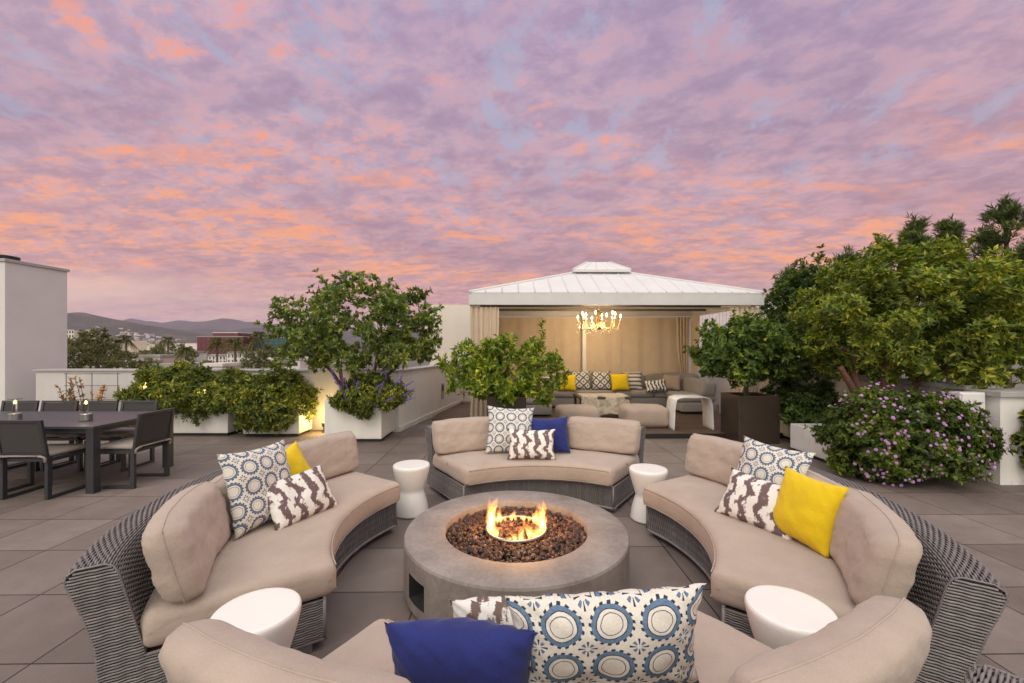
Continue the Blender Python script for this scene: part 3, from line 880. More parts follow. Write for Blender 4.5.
def wicker_mesh():
    mb = MB(); SP = .0108; SE = .0126; RB = .064; A = .0026; RT = .030
    # strands along the arc over outer back, top and inner back
    q = resample(PROF, SP)
    for j, p in enumerate(q):
        t2 = (q[min(j + 2, len(q) - 1)] - q[max(j - 2, 0)]).normalized()
        n2 = Vector((t2.y, -t2.x))            # outward for this winding
        nr = int(2 * AL * 2.2 / RT); n = nr * 3
        pts, nn, tt = [], [], []
        for i in range(n + 1):
            th = -AL + 2 * AL * i / n
            k = .0031 * math.cos(PI * nr * i / n + PI * j) + .0008 * mnoise.noise(Vector((i * .7, j * 3.1, 0)))
            pts.append(pol(p.x + n2.x * k, th, p.y + n2.y * k))
            nn.append((pol(p.x + n2.x, th, p.y + n2.y) - pol(p.x, th, p.y)))
            tt.append((pol(p.x + t2.x, th, p.y + t2.y) - pol(p.x, th, p.y)))
        strand(mb, pts, nn, tt, SP * .44, .0034)
    # upright strands on the concave front
    rf = RI + .03; nst = int(2 * AL * rf / SP)
    for j in range(nst + 1):
        th = -AL + 2 * AL * j / nst; pts, nn, tt = [], [], []
        e = Vector((-math.sin(th), math.cos(th), 0)); tg = Vector((math.cos(th), math.sin(th), 0))
        for i in range(13):
            z = .055 + .205 * i / 12; k = A * math.cos(PI * 4 * i / 12 + PI * j)
            pts.append(pol(rf - k, th, z)); nn.append(e); tt.append(tg)
        strand(mb, pts, nn, tt, SP * .47, .0042)
    # end panels: level strands
    for sgn in (-1, 1):
        th = sgn * AL; nrm = Vector((math.cos(th), math.sin(th), 0)) * sgn
        j = 0; z = .058
        while z < .682:
            ri, ro = r_in(min(z, .645)) + max(0, z - .645) * .6, r_out(min(z, .645)) - max(0, z - .645) * .8; n = max(4, int((ro - ri) / (RB / 3))); pts = []
            for i in range(n + 1):
                r = ri + (ro - ri) * i / n
                k = .0028 * math.cos(2 * PI * (r - 1.2) / RB) + .0010 * math.cos(PI * (r - 1.2) / RB + PI * j) + .0008 * mnoise.noise(Vector((i, j * 2.3, sgn)))
                pts.append(pol(r, th, z) + nrm * (k + .004))
            strand(mb, pts, [nrm] * len(pts), [Vector((0, 0, 1))] * len(pts), SE * .41, .0040)
            z += SE; j += 1
        # wrapped edge along the rim of the end panel and a bottom band
        rim = [pol(p.x, th, p.y) + nrm * .002 for p in PROF]
        mb.tube(rim, .0042, 6)
        mb.tube([pol(RI + .03, th, .26) + nrm * .002, pol(2.0, th, .26) + nrm * .002], .007, 6)
        mb.tube([pol(RI + .03, th, .055) + nrm * .003, pol(2.19, th, .055) + nrm * .003], .009, 6)
        mb.tube([pol(RI + .03, th, .055), pol(RI + .03, th, .262)], .010, 6)
    arcp = lambda r, z, rr: mb.tube([pol(r, -AL + 2 * AL * i / 60, z) for i in range(61)], rr, 6)
    arcp(RI + .025, .055, .011); arcp(2.19, .055, .011); arcp(RI + .028, .262, .009)
    # dark core behind the weave
    core = [(RI + .037, .06), (RI + .037, .255), (2.005, .255), (2.10, .645), (2.118, .674), (2.137, .685), (2.218, .685), (2.242, .67), (2.247, .645), (2.197, .50), (2.158, .35), (2.148, .2), (2.182, .06)]
    m = len(core); n = 40; o = len(mb.v); a2 = AL - .004
    for i in range(n + 1):
        th = -a2 + 2 * a2 * i / n
        for r, z in core: mb.v.append(tuple(pol(r, th, z)))
    for i in range(n):
        for k in range(m):
            k2 = (k + 1) % m
            mb.f.append((o + i * m + k, o + (i + 1) * m + k, o + (i + 1) * m + k2, o + i * m + k2)); mb.mi.append(1)
    lo = [0, 1, 2, 12]; hi = [2, 3, 4, 5, 6, 7, 8, 9, 10, 11, 12]
    for base, fl in ((o, False), (o + n * m, True)):
        for ring in (lo, hi):
            f = tuple(base + k for k in ring); mb.f.append(tuple(reversed(f)) if fl else f); mb.mi.append(1)
    return mb

def seat_cushion_mesh():
    b = MB(); ri, ro, z0, z1 = RI - .035, 2.03, .268, .44; rad = .055
    cs = []
    def corner(cr, cz, a0):
        for k in range(6):
            a = a0 + PI / 2 * k / 5; cs.append((cr, cz, math.cos(a), math.sin(a)))
    corner(ro - rad, z1 - rad, 0); corner(ri + rad, z1 - rad, PI / 2); corner(ri + rad, z0 + rad * .6, PI); corner(ro - rad, z0 + rad * .6, 1.5 * PI)
    # densify long top and front runs
    loop = []
    for i, c in enumerate(cs):
        d = cs[(i + 1) % len(cs)]
        P = (c[0] + c[2] * rad, c[1] + c[3] * rad * (1 if c[3] > 0 else .6)); Q = (d[0] + d[2] * rad, d[1] + d[3] * rad * (1 if d[3] > 0 else .6))
        L = math.hypot(Q[0] - P[0], Q[1] - P[1]); nn = max(1, int(L / .04))
        for k in range(nn): loop.append((P[0] + (Q[0] - P[0]) * k / nn, P[1] + (Q[1] - P[1]) * k / nn))
    m = len(loop); cr, cz = (ri + ro) / 2, (z0 + z1) / 2
    A2 = AL + .012; ths = []
    NE = 6
    for k in range(NE + 1):
        ph = PI / 2 * k / NE; ths.append((-A2 + (1 - math.sin(ph)) * 0 + rad / 1.6 * (1 - math.sin(ph)), rad * (1 - math.sin(ph)) if 0 else rad * (1 - math.cos(PI / 2 - ph))))
    ths = []
    for k in range(NE + 1):
        ph = PI / 2 * k / NE; ths.append((-A2 + rad / 1.6 * (1 - math.cos(ph)), rad * (1 - math.sin(ph))))
    body = [(-A2 + rad / 1.6 + (2 * A2 - rad / .8) * k / 50, 0.0) for k in range(1, 50)]
    ths = ths + body + [(-t, i) for t, i in reversed(ths)]
    for th, ins in ths:
        for r, z in loop:
            rr = r + (cr - r) / abs(cr - r + 1e-9) * min(ins, abs(cr - r)); z2 = z + (cz - z) / abs(cz - z + 1e-9) * min(ins, abs(cz - z))
            crown = .018 * max(0, 1 - ((rr - cr) / .40) ** 2) * (1 if z2 > cz else 0) * max(0, 1 - (th / A2) ** 4)
            p = pol(rr, th, z2 + crown)
            p += Vector((0, 0, 1)) * .006 * mnoise.noise(p * 4) + Vector((mnoise.noise(p * 9), mnoise.noise(p * 9 + Vector((5, 0, 0))), mnoise.noise(p * 9 + Vector((0, 7, 0))))) * .0025
            b.v.append(tuple(p))
    n = len(ths)
    for i in range(n - 1):
        for k in range(m):
            k2 = (k + 1) % m; b.f.append((i * m + k, i * m + k2, (i + 1) * m + k2, (i + 1) * m + k)); b.mi.append(0)
    b.f.append(tuple(reversed(range(m)))); b.f.append(tuple((n - 1) * m + k for k in range(m))); b.mi += [0, 0]
    # welted seams
    for r_, z_ in ((ri + .012, z1 - .022), (ri + .010, z0 + .02)):
        b.tube([pol(r_ - .010, -A2 + .03 + (2 * A2 - .06) * k / 50, z_) for k in range(51)], .0035, 5)
    return b

def back_cushion_mesh(th0, span, seed, h=.375, t=.175, lean=R(17)):
    """plump back cushion bent along the arc"""
    b = MB(); off = Vector((seed * 7.3, seed * 3.1, 0)); r0 = 1.865; NU, NV = 44, 26
    L = span * r0
    def pt(u, v, s):
        x = u * 2 - 1; z = v * 2 - 1
        ex = max(0, 1 - abs(x) ** 10); ez = max(0, 1 - abs(z) ** 8)
        th = t / 2 * (ex * ez) ** .36 * (1 + .16 * (1 - x * x) * (1 - z * z))
        sx = x * (1 - .035 * (1 - z * z) * 0 - .05 * max(0, abs(z) - .6) / .4 * abs(x) ** 3)
        hz = h / 2 * (1 - .05 * abs(x) ** 4)
        zz = z * hz + h / 2
        q = Vector((sx * 3, z * 2.2, s * 4)) + off
        wr = .008 * mnoise.noise(q) + .003 * mnoise.noise(q * 2.6) + .0045 * mnoise.noise(Vector((q.x * 4, q.y * 14, q.z))) + .002 * math.exp(-((1 - abs(x)) / .25) ** 2) * mnoise.noise(Vector((x * 4, z * 9, seed + s)))
        wr += .004 * math.exp(-((1 - abs(x)) / .22) ** 2) * math.sin(z * 9 + seed) * (ex * ez) ** .3
        wr += .007 * max(0, (abs(x) - .45) / .55) * mnoise.noise(Vector((x * 1.6 + seed, (z + .25 * x) * 9, s * 2.0))) * .75
        dr = s * (th + wr * (ex * ez) ** .25)
        zz += .012 * mnoise.noise(Vector((x * 2, seed, 0)))
        return pol(r0 + zz * math.tan(lean) * .8 + dr, th0 + sx * span / 2, .445 + zz)
    b.grid(lambda u, v: pt(u, v, -1), NU, NV, flip=True)
    b.grid(lambda u, v: pt(u, v, 1), NU, NV)
    rim = [(k / NU, 1.0) for k in range(NU + 1)] + [(1.0, 1 - k / NV) for k in range(1, NV + 1)] + [(1 - k / NU, 0.0) for k in range(1, NU + 1)] + [(0.0, k / NV) for k in range(1, NV)]
    b.tube([pt(u, v, 0) for u, v in rim], .0032, 5, closed=True)
    return b

def make_sofa(label):
    root = thing('curved_sofa', label, 'sofa', group='curved wicker sofas round the fire pit')
    ob = wicker_mesh().build('wicker_frame', [M['wicker'], M['lining']], root, smooth=False)
    pl_ = ob.data.polygons; mi = [0] * len(pl_); pl_.foreach_get('material_index', mi)
    pl_.foreach_set('use_smooth', [i == 0 for i in mi])
    for sg in (-1, 1):
        for r in (RI + .12, 2.08):
            b = MB(); c = pol(r, sg * (AL - .06), .024); b.box(c, (.16, .07, .046), rot=Matrix.Rotation(sg * (AL - .06), 3, 'Z')); b.build('foot', M['steel'], root, bevel=.004)
    seat_cushion_mesh().build('seat_cushion', M['cushion'], root, smooth=True)
    sp = 2 * AL / 3 + .004
    for k in (-1, 0, 1):
        back_cushion_mesh(k * (2 * AL / 3 + .014), sp + (.0 if k == 0 else .022), k + 3, h=.355 if k else .315).build('back_cushion', M['cushion'], root, smooth=True, merge=.0004)
    return root
sofa = make_sofa('curved wicker sofa on the left side of the fire pit, back to the dining table')
def place(o, arc_centre, rz, label):
    """put the sofa's arc centre at a world point"""
    c = Matrix.Rotation(rz, 3, 'Z') @ Vector((0, YC, 0))
    o.location = (arc_centre[0] - c.x, arc_centre[1] - c.y, 0); o.rotation_euler = (0, 0, rz); o['label'] = label
    return o
s2, s3, s4 = copy_tree(sofa), copy_tree(sofa), copy_tree(sofa)
place(sofa, W(.06, 2.99), R(-90.5), 'curved wicker sofa on the left of the fire pit, its back to the dining table')
place(s2, W(.24, 3.03), R(178.5), 'curved wicker sofa beyond the fire pit, facing the viewer, in front of the cabana')
place(s3, W(.055, 2.95), R(86.8), 'curved wicker sofa on the right of the fire pit, in front of the lilac flowers')
place(s4, W(.06, 2.91), R(2.5), 'nearest curved wicker sofa, cut by the bottom edge, seen from behind its back cushions')

# ------------------------------------------------------------------ fire pit
PC = W(.03, 2.95)
pit = thing('fire_pit', 'round grey concrete gas fire pit between the four curved sofas', 'fire pit', PC)
RP, RB_, HP = .755, .485, .36
b = MB(); NA = 120; zr = [.0, .035, .095, .16, .245, .30, HP - .02]
hole = lambda k: 57 <= k < 57 + 0
vent_a = R(218); ang = lambda k: 2 * PI * k / NA
def inhole(k, j):
    a = ang(k + .5); return abs(((a - vent_a + PI) % (2 * PI)) - PI) < R(7.2) and 2 <= j < 4
for j, z_ in enumerate(zr):
    for k in range(NA):
        r_ = RP - (.035 if z_ < .034 else 0); b.v.append((r_ * math.cos(ang(k)), r_ * math.sin(ang(k)), z_ + .002))
for j in range(len(zr) - 1):
    for k in range(NA):
        if inhole(k, j): continue
        k2 = (k + 1) % NA; b.f.append((j * NA + k, j * NA + k2, (j + 1) * NA + k2, (j + 1) * NA + k)); b.mi.append(0)
prof = [(RP, HP - .018), (RP - .006, HP - .004), (RP - .018, HP), (RB_ + .014, HP), (RB_ + .004, HP - .004), (RB_, HP - .014), (RB_, HP - .09)]
b.lathe(prof, NA, capb=False, capt=False)
b.lathe([(RB_ - .001, HP - .088), (.01, HP - .088)], 48, capb=False, capt=False, mi=1)
b.build('pit_body', [M['concrete'], M['plinth']], pit, smooth=True, angle=40)
# vent recess
b = MB(); ks = [k for k in range(NA) if inhole(k, 2)]; z0_, z1_ = .097, .247
a0_, a1_ = ang(ks[0]), ang(ks[-1] + 1)
def vp(a, r, z): return (r * math.cos(a), r * math.sin(a), z)
P4 = [vp(a0_, RP, z0_), vp(a1_, RP, z0_), vp(a1_, RP, z1_), vp(a0_, RP, z1_)]; Q4 = [vp(a0_, RP - .12, z0_), vp(a1_, RP - .12, z0_), vp(a1_, RP - .12, z1_), vp(a0_, RP - .12, z1_)]
b.add(P4 + Q4, [(0, 1, 5, 4), (1, 2, 6, 5), (2, 3, 7, 6), (3, 0, 4, 7), (4, 5, 6, 7)])
b.build('vent_recess', M['plinth'], pit)
b = MB()
am = (a0_ + a1_) / 2
b.tube([vp(am, RP - .07, .15), vp(am, RP - .118, .15)], .022, 12); b.tube([vp(am + .03, RP - .09, .20), vp(am - .05, RP - .09, .20)], .012, 8)
b.build('gas_valve', M['steel'], pit)
# burner ring
b = MB(); b.tube([(.205 * math.cos(2 * PI * k / 48), .205 * math.sin(2 * PI * k / 48), HP - .012) for k in range(48)], .011, 8, closed=True)
b.build('burner_ring', M['steel'], pit, smooth=True)
# lava rock
b = MB(); r2 = random.Random(5)
ico = bmesh.new(); bmesh.ops.create_icosphere(ico, subdivisions=1, radius=1.0)
iv = [v.co.copy() for v in ico.verts]; ifc = [tuple(v.index for v in f.verts) for f in ico.faces]; ico.free()
cnt = 0
for k in range(3000):
    rr = RB_ * math.sqrt(r2.random()) * .99; a = r2.uniform(0, 2 * PI); sz = r2.uniform(.010, .021)
    if rr + sz * .8 > RB_: rr = RB_ - sz
    z_ = HP - .075 + r2.random() * .030 + .016 * (1 - (rr / RB_) ** 2) - (.01 if abs(rr - .205) < .03 else 0)
    rot = Euler((r2.uniform(0, 6), r2.uniform(0, 6), r2.uniform(0, 6))).to_matrix(); sc = Vector((r2.uniform(.7, 1.3), r2.uniform(.7, 1.2), r2.uniform(.6, 1.0))) * sz
    jit = [r2.uniform(.72, 1.25) for _ in iv]
    b.add([rot @ Vector((v.x * sc.x, v.y * sc.y, v.z * sc.z)) * j for v, j in zip(iv, jit)], ifc)
    for q in range(len(b.v) - len(iv), len(b.v)):
        x_, y_, w_ = b.v[q]; b.v[q] = (x_ + rr * math.cos(a), y_ + rr * math.sin(a), w_ + z_)
ob = b.build('lava_rock', M['lava'], None, loc=PC)
tag(ob, 'dark red brown lava rock filling the fire pit bowl', 'lava rock', kind='stuff')
# flames: thin glowing gas volumes
def flame_mat(name, c, s, z_top):
    m = Mat(name); e = m.n('Emission'); e.inputs[0].default_value = (*c, 1)
    e.inputs[1].default_value = s
    m.link(e.outputs[0], m.out.inputs['Volume']); return m.m
M['flame_outer'] = flame_mat('flame_outer', (1.0, .30, .045), 24, .2)
M['flame_inner'] = flame_mat('flame_inner', (1.0, .58, .15), 60, .2)
fire = thing('gas_fire', 'ring of yellow flames burning on the lava rock', 'fire', PC + Vector((0, 0, HP - .03)))
r3 = random.Random(21)
def tongue(x0, y0, h, w_, seed, k=1.0):
    rr = random.Random(seed); ph = [rr.uniform(0, 6) for _ in range(4)]; lx, ly = rr.uniform(-.25, .25), rr.uniform(-.2, .2)
    path, rad = [], []
    for i in range(15):
        t = i / 14
        path.append((x0 + lx * h * t * t + .018 * math.sin(t * 5 + ph[0]) * t, y0 + ly * h * t * t + .014 * math.sin(t * 6 + ph[1]) * t, h * t))
        rad.append(max(.0012, k * w_ * (math.sin(PI * min(1, t * .84 + .16)) ** 1.25) * (1 - .42 * t) * (1 + .28 * math.sin(t * 12 + ph[2]))))
    b = MB(); b.tube(path, rad, 8); return b
for k in range(38):
    a = 2 * PI * k / 38 + r3.uniform(-.09, .09)
    dA = abs(((math.degrees(a) - 172 + 180) % 360) - 180); dB = abs(((math.degrees(a) - 15 + 180) % 360) - 180); dC = abs(((math.degrees(a) - 285 + 180) % 360) - 180)
    h = .055 + .20 * math.exp(-(dA / 28) ** 2) + .13 * math.exp(-(dB / 26) ** 2) + .075 * math.exp(-(dC / 24) ** 2) + r3.uniform(-.015, .05)
    if 225 < math.degrees(a) % 360 < 262: h *= .45
    w_ = .012 + .085 * h
    x0, y0 = .18 * math.cos(a), .18 * math.sin(a)
    o = tongue(x0, y0, h, w_, k).build('flame', M['flame_outer'], fire, smooth=True)
    tongue(x0, y0, h * .74, w_ * .70, k).build('flame_core', M['flame_inner'], o, smooth=True)
for k, (dx_, dy_, en) in enumerate(((-.15, .03, 4), (.15, .04, 3.5), (.02, -.14, 2.5))):
    lamp('fire_light', PC + Vector((dx_, dy_, HP + .09)), en, (1, .48, .14), .05)

# ------------------------------------------------------------------ stools
def stool_mesh():
    b = MB(); n = 40
    pr = [(.150, .003), (.160, .008), (.163, .02), (.150, .10), (.128, .18), (.117, .225), (.128, .27), (.155, .36), (.172, .43), (.174, .455), (.170, .466), (.160, .471), (.10, .472)]
    P = curve([(r, 0, z) for r, z in pr], 3)
    b.lathe([(p.x, p.z) for p in P], n); return b
st = stool_mesh().build('drum_stool', M['stone_white'], None, smooth=True, angle=50)
gs = 'white drum stools between the sofas'
spots = [(W(-.97, 4.12), 'white hourglass drum stool standing between the left sofa and the far sofa'),
         (W(1.27, 3.98), 'white hourglass drum stool standing between the far sofa and the right sofa'),
         (W(-1.10, 1.84), 'white drum stool between the left sofa and the nearest sofa'),
         (W(1.21, 1.86), 'white drum stool between the right sofa and the nearest sofa')]
for i, (p, lb) in enumerate(spots):
    o = st if i == 0 else st.copy()
    if i: col.objects.link(o)
    o.location = p; tag(o, lb, 'stool', gs)

# ------------------------------------------------------------------ throw pillows
def at(px, d, z): return W((px - 512) / F_PX * d, d, z)
g1, g2, g3, g4 = ('throw pillows on the %s sofa' % s for s in ('left', 'far', 'right', 'nearest'))
SZ = .452
throw_pillow('large blue medallion print pillow on the left sofa', M['medallion'], W(-1.56, 2.76, SZ), .52, .52, .16, 74, 18, 2, 61, g1)
throw_pillow('small yellow pillow behind the ikat pillow on the left sofa', M['yellow'], W(-1.54, 3.14, SZ), .42, .42, .15, 72, 20, -14, 62, g1)
throw_pillow('brown and white ikat lumbar pillow leaning on the left sofa', M['ikat'], W(-1.36, 2.88, SZ - .01), .52, .34, .14, 66, 34, 0, 63, g1)
throw_pillow('blue medallion print pillow on the far sofa', M['medallion'], W(-.03, 4.56, SZ), .52, .52, .17, 2, 20, 3, 64, g2)
throw_pillow('solid navy blue pillow on the far sofa', M['blue'], W(.42, 4.58, SZ), .42, .40, .15, -4, 20, -3, 65, g2)
throw_pillow('brown and white ikat lumbar pillow in front of the navy pillow on the far sofa', M['ikat'], W(.20, 4.34, SZ), .50, .32, .14, 0, 24, 1, 66, g2)
throw_pillow('large blue medallion print pillow on the right sofa', M['medallion'], W(1.70, 2.97, SZ - .02), .52, .52, .16, -66, 22, 2, 67, g3)
throw_pillow('brown and white ikat lumbar pillow leaning on the right sofa', M['ikat'], W(1.53, 2.75, SZ - .01), .52, .34, .14, -62, 32, 2, 68, g3)
throw_pillow('bright yellow pillow on the right sofa beside the ikat pillow', M['yellow'], W(1.66, 2.50, SZ), .40, .41, .15, -76, 18, 2, 69, g3)
throw_pillow('large blue medallion print lumbar pillow on the nearest sofa', M['medallion_wide'], W(.31, 1.42, SZ), .65, .385, .17, 3, -10, -2, 70, g4, n=36)
throw_pillow('solid navy blue lumbar pillow on the nearest sofa', M['blue'], W(-.16, 1.40, SZ - .02), .48, .32, .19, -4, -16, 1, 71, g4, n=30)
throw_pillow('brown and white ikat pillow behind the medallion lumbar pillow on the nearest sofa', M['ikat_dark'], W(.0, 1.64, SZ - .01), .50, .22, .15, 4, -12, 3, 72, g4, n=30)

# ------------------------------------------------------------------ dining set
tb = thing('dining_table', 'long charcoal dining table on the left with two small lamps on it', 'table', W(-5.9, 5.2), -YAW)
hx, hy = 1.35, .56
b = MB(); b.box2((-hx, -hy, .705), (hx, hy, .735)); b.build('tabletop', M['table_top'], tb, bevel=.004)
b = MB()
for y_ in (-hy + .03, hy - .07): b.box2((-hx + .1, y_, .655), (hx - .1, y_ + .04, .703))
for x_ in (-hx + .03, hx - .07): b.box2((x_, -hy + .1, .655), (x_ + .04, hy - .1, .703))
b.build('apron', M['grey_metal'], tb)
for sx in (-1, 1):
    for sy in (-1, 1):
        b = MB(); b.box((sx * (hx - .05), sy * (hy - .05), .352), (.085, .085, .703)); b.build('leg', M['grey_metal'], tb, bevel=.004)
def make_chair():
    """dining chair, faces +y"""
    c = thing('dining_chair', '', 'chair', group='charcoal sled base chairs round the dining table')
    for sx in (-1, 1):
        x_ = sx * .235; b = MB()
        b.box((x_, -.22, .225), (.035, .045, .45)); b.box((x_, .22, .2), (.035, .045, .40)); b.box((x_, 0, .0175), (.035, .394, .033)); b.box((x_, 0, .412), (.035, .394, .036))
        b.build('sled_leg', M['grey_metal'], c, bevel=.003)
    
    for y_ in (.215, -.2):
        b = MB(); b.box((0, y_, .412), (.433, .03, .034)); b.build('seat_rail', M['grey_metal'], c)
    b = MB(); b.box((0, .0, .436), (.43, .40, .010)); b.build('seat', M['mesh_sling'], c)
    softbox('seat_pad', M['pad'], (0, .01, .463), (.47, .46, .045), c, .006, 3, n=6, rad=.02)
    # backrest: frame with sling, leaning back
    bk = MB(); tl = Matrix.Rotation(R(9), 3, 'X')
    def bb(cx_, cz_, sx_, sz_, m_=0, ty=.028): bk.box(tl @ Vector((cx_, 0, cz_)) + Vector((0, -.235, .45)), (sx_, ty, sz_), m_, tl)
    bb(-.235, .20, .035, .40); bb(.235, .20, .035, .40); bb(0, .385, .434, .03); bb(0, .03, .434, .03)
    fr = bk.build('backrest_frame', M['grey_metal'], c, bevel=.003)
    bk = MB(); bb(0, .2075, .43, .32, 0, .008); bk.build('backrest', M['mesh_sling'], c)
    b = MB()
    for sx in (-1, 1): b.tube(curve([(sx * .16, -.245, .455), (sx * .21, -.27, .462), (sx * .245, -.262, .44), (sx * .235, -.25, .40)], 5), .012, 6)
    b.tube([(-.18, -.255, .462), (.18, -.255, .462)], .009, 6); b.build('pad_tie', M['pad'], c, smooth=True)
    return c
ch0 = make_chair()
cs = [(-5.10, 4.70, 0, 'dining chair at the near side, back to the viewer, beside the table corner leg'),
      (-5.80, 4.72, 0, 'dining chair at the near side of the table, cut by the left picture edge'),
      (-4.50, 5.06, 90, 'dining chair at the right head of the table, facing left'),
      (-5.24, 5.72, 180, 'dining chair across the table, nearest the chair at its head'),
      (-5.80, 5.72, 180, 'dining chair across the table, behind the lamp without a cap'),
      (-6.36, 5.72, 180, 'dining chair across the table, between the two table lamps'),
      (-6.92, 5.72, 180, 'dining chair across the table, cut by the left edge, behind the capped lamp')]
for i, (x_, y_, a, lb) in enumerate(cs):
    c = ch0 if i == 0 else copy_tree(ch0)
    c.location = W(x_, y_); c.rotation_euler = (0, 0, R(a) - YAW); c['label'] = lb

def table_lamp(px, d, cap, lb):
    p = at(px, d, .738); o = thing('table_lamp', lb, 'lamp', p, group='small lamps on the dining table')
    b = MB(); b.lathe([(.055, 0), (.06, .004), (.06, .075), (.054, .08)], 24); b.build('base', M['steel'], o, smooth=True, angle=40)
    b = MB(); b.lathe([(.022, .081), (.022, .24)], 16, capb=False, capt=False); b.build('chimney_glass', M['glass'], o, smooth=True)
    b = MB(); b.lathe([(.004, .19), (.011, .20), (.011, .215), (.003, .235)], 10); b.build('flame_bulb', M['led'], o, smooth=True)
    if cap:
        b = MB(); b.lathe([(.012, .242), (.062, .244), (.064, .250), (.01, .258)], 20); b.build('cap', M['steel'], o, smooth=True, angle=40)
    lamp('table_lamp_light', p + Vector((0, -.03, .2)), .55, (1, .75, .45), .02)
table_lamp(15, 5.05, True, 'small glass chimney lamp with a round metal cap on the dining table')
table_lamp(86, 5.02, False, 'small glass chimney lamp without a cap on the dining table, nearer the table corner')
# ------------------------------------------------------------------ foliage
npr = np.random.default_rng(3)
def unit(a): return a / (np.linalg.norm(a, axis=1, keepdims=True) + 1e-9)
class Leaves:
    def __init__(s): s.V, s.F, s.n = [], [], 0
    def add(s, base, d, up, L, Wd, droop=.15, fold=.18):
        d = unit(d); side = unit(np.cross(d, up)); n = np.cross(side, d)
        L = np.broadcast_to(L, (len(base),))[:, None]; Wd = np.broadcast_to(Wd, (len(base),))[:, None]
        mid = base + d * L * .48
        l = mid + side * Wd * .5 + n * Wd * fold; r = mid - side * Wd * .5 + n * Wd * fold
        t = base + d * L - n * L * droop
        v = np.stack([base, l, t, r], 1).reshape(-1, 3); k = len(base)
        i = np.arange(k)[:, None] * 4 + s.n
        f = np.concatenate([np.concatenate([i, i + 2, i + 1], 1), np.concatenate([i, i + 3, i + 2], 1)], 0)
        s.V.append(v); s.F.append(f); s.n += 4 * k
    def rosettes(s, tips, axis, n, L, Wd, spread=(.5, 1.3), lv=.35, droop=.15):
        k = len(tips); axis = unit(axis)
        tips = np.repeat(tips, n, 0); axis = np.repeat(axis, n, 0)
        rnd = unit(npr.normal(size=(k * n, 3))); perp = unit(rnd - axis * (rnd * axis).sum(1, keepdims=True))
        a = npr.uniform(*spread, size=(k * n, 1))
        d = axis * np.cos(a) + perp * np.sin(a)
        base = tips - axis * npr.uniform(0, 1, (k * n, 1)) * L * .5
        LL = L * npr.uniform(1 - lv, 1 + lv, k * n)
        s.add(base, d, axis + .3 * npr.normal(size=axis.shape), LL, LL * Wd / L, droop)
    def build(s, name, mat, parent=None):
        me = bpy.data.meshes.new(name)
        V = np.concatenate(s.V); F = np.concatenate(s.F)
        me.vertices.add(len(V)); me.vertices.foreach_set('co', V.astype(np.float32).ravel())
        me.loops.add(len(F) * 3); me.loops.foreach_set('vertex_index', F.astype(np.int32).ravel())
        me.polygons.add(len(F)); me.polygons.foreach_set('loop_start', (np.arange(len(F)) * 3).astype(np.int32))
        me.polygons.foreach_set('loop_total', np.full(len(F), 3, np.int32))
        me.materials.append(mat); me.update(calc_edges=True)
        o = bpy.data.objects.new(name, me); col.objects.link(o)
        if parent is not None: o.parent = parent
        return o

def clump_centres(c, rad, n, seed, shell=.55, zmin=-.6):
    r = np.random.default_rng(seed); out = []
    best = []
    while len(out) < n:
        cand = unit(r.normal(size=(12, 3))) * r.uniform(shell, 1.0, (12, 1)) ** .6
        cand = cand[cand[:, 2] > zmin]
        if not len(cand): continue
        if out:
            dm = np.min(np.linalg.norm(cand[:, None] - np.array(out)[None], axis=2), 1); out.append(cand[np.argmax(dm)])
        else: out.append(cand[0])
    return np.array(out) * np.array(rad) + np.array(c)

def fill(cl, centre, cr, per, seed, up=.35, flat=.8):
    """tips on the outer shells of the clumps, pointing outward"""
    r = np.random.default_rng(seed); T, A = [], []
    for c in cl:
        k = cr * r.uniform(.7, 1.25); m = int(per * r.uniform(.7, 1.3))
        u = unit(r.normal(size=(m, 3))); rad = r.uniform(.35, 1.0, (m, 1)) ** .5 * k
        p = c + u * rad * np.array([1, 1, flat])
        out = unit(p - np.array(centre)) * .6 + u * .7 + np.array([0, 0, up])
        T.append(p); A.append(out)
    return np.concatenate(T), np.concatenate(A)

def limbs(b, starts, cl, r0, seed):
    """trunks, then limbs that fork off the nearest wood towards every clump"""
    rr = random.Random(seed); nodes = []
    for s, f in starts:
        s, f = Vector(s), Vector(f); k = (f - s).length
        P = curve([s, s.lerp(f, .35) + Vector((rr.uniform(-.06, .06), rr.uniform(-.06, .06), 0)) * k, s.lerp(f, .7) + Vector((rr.uniform(-.07, .07), rr.uniform(-.07, .07), 0)) * k, f], 6); n = len(P)
        b.tube(P, [r0 * (1.15 - .45 * j / (n - 1)) for j in range(n)], 8)
        nodes += [(P[j], r0 * (1.15 - .45 * j / (n - 1)), (P[j] - P[j - 1]).normalized()) for j in range(n * 2 // 3, n)]
    todo = sorted((Vector(c) for c in cl), key=lambda c: min((c - q[0]).length for q in nodes))
    for c in todo:
        i = min(range(len(nodes)), key=lambda q: (c - nodes[q][0]).length - .25 * (c - nodes[q][0]).normalized().dot(nodes[q][2]) * (c - nodes[q][0]).length)
        p, r, d = nodes[i]; L = (c - p).length
        m = p.lerp(c, .45) + d * L * .18 + Vector((rr.uniform(-.1, .1), rr.uniform(-.1, .1), rr.uniform(-.04, .08))) * L
        P = curve([p, m, c], 5); n = len(P); r1 = max(r * .66, r0 * .10)
        b.tube(P, [r1 * (1 - .45 * k / (n - 1)) for k in range(n)], 6)
        for k in range(3, n): nodes.append((P[k], r1 * (1 - .45 * k / (n - 1)), (P[k] - P[k - 1]).normalized()))

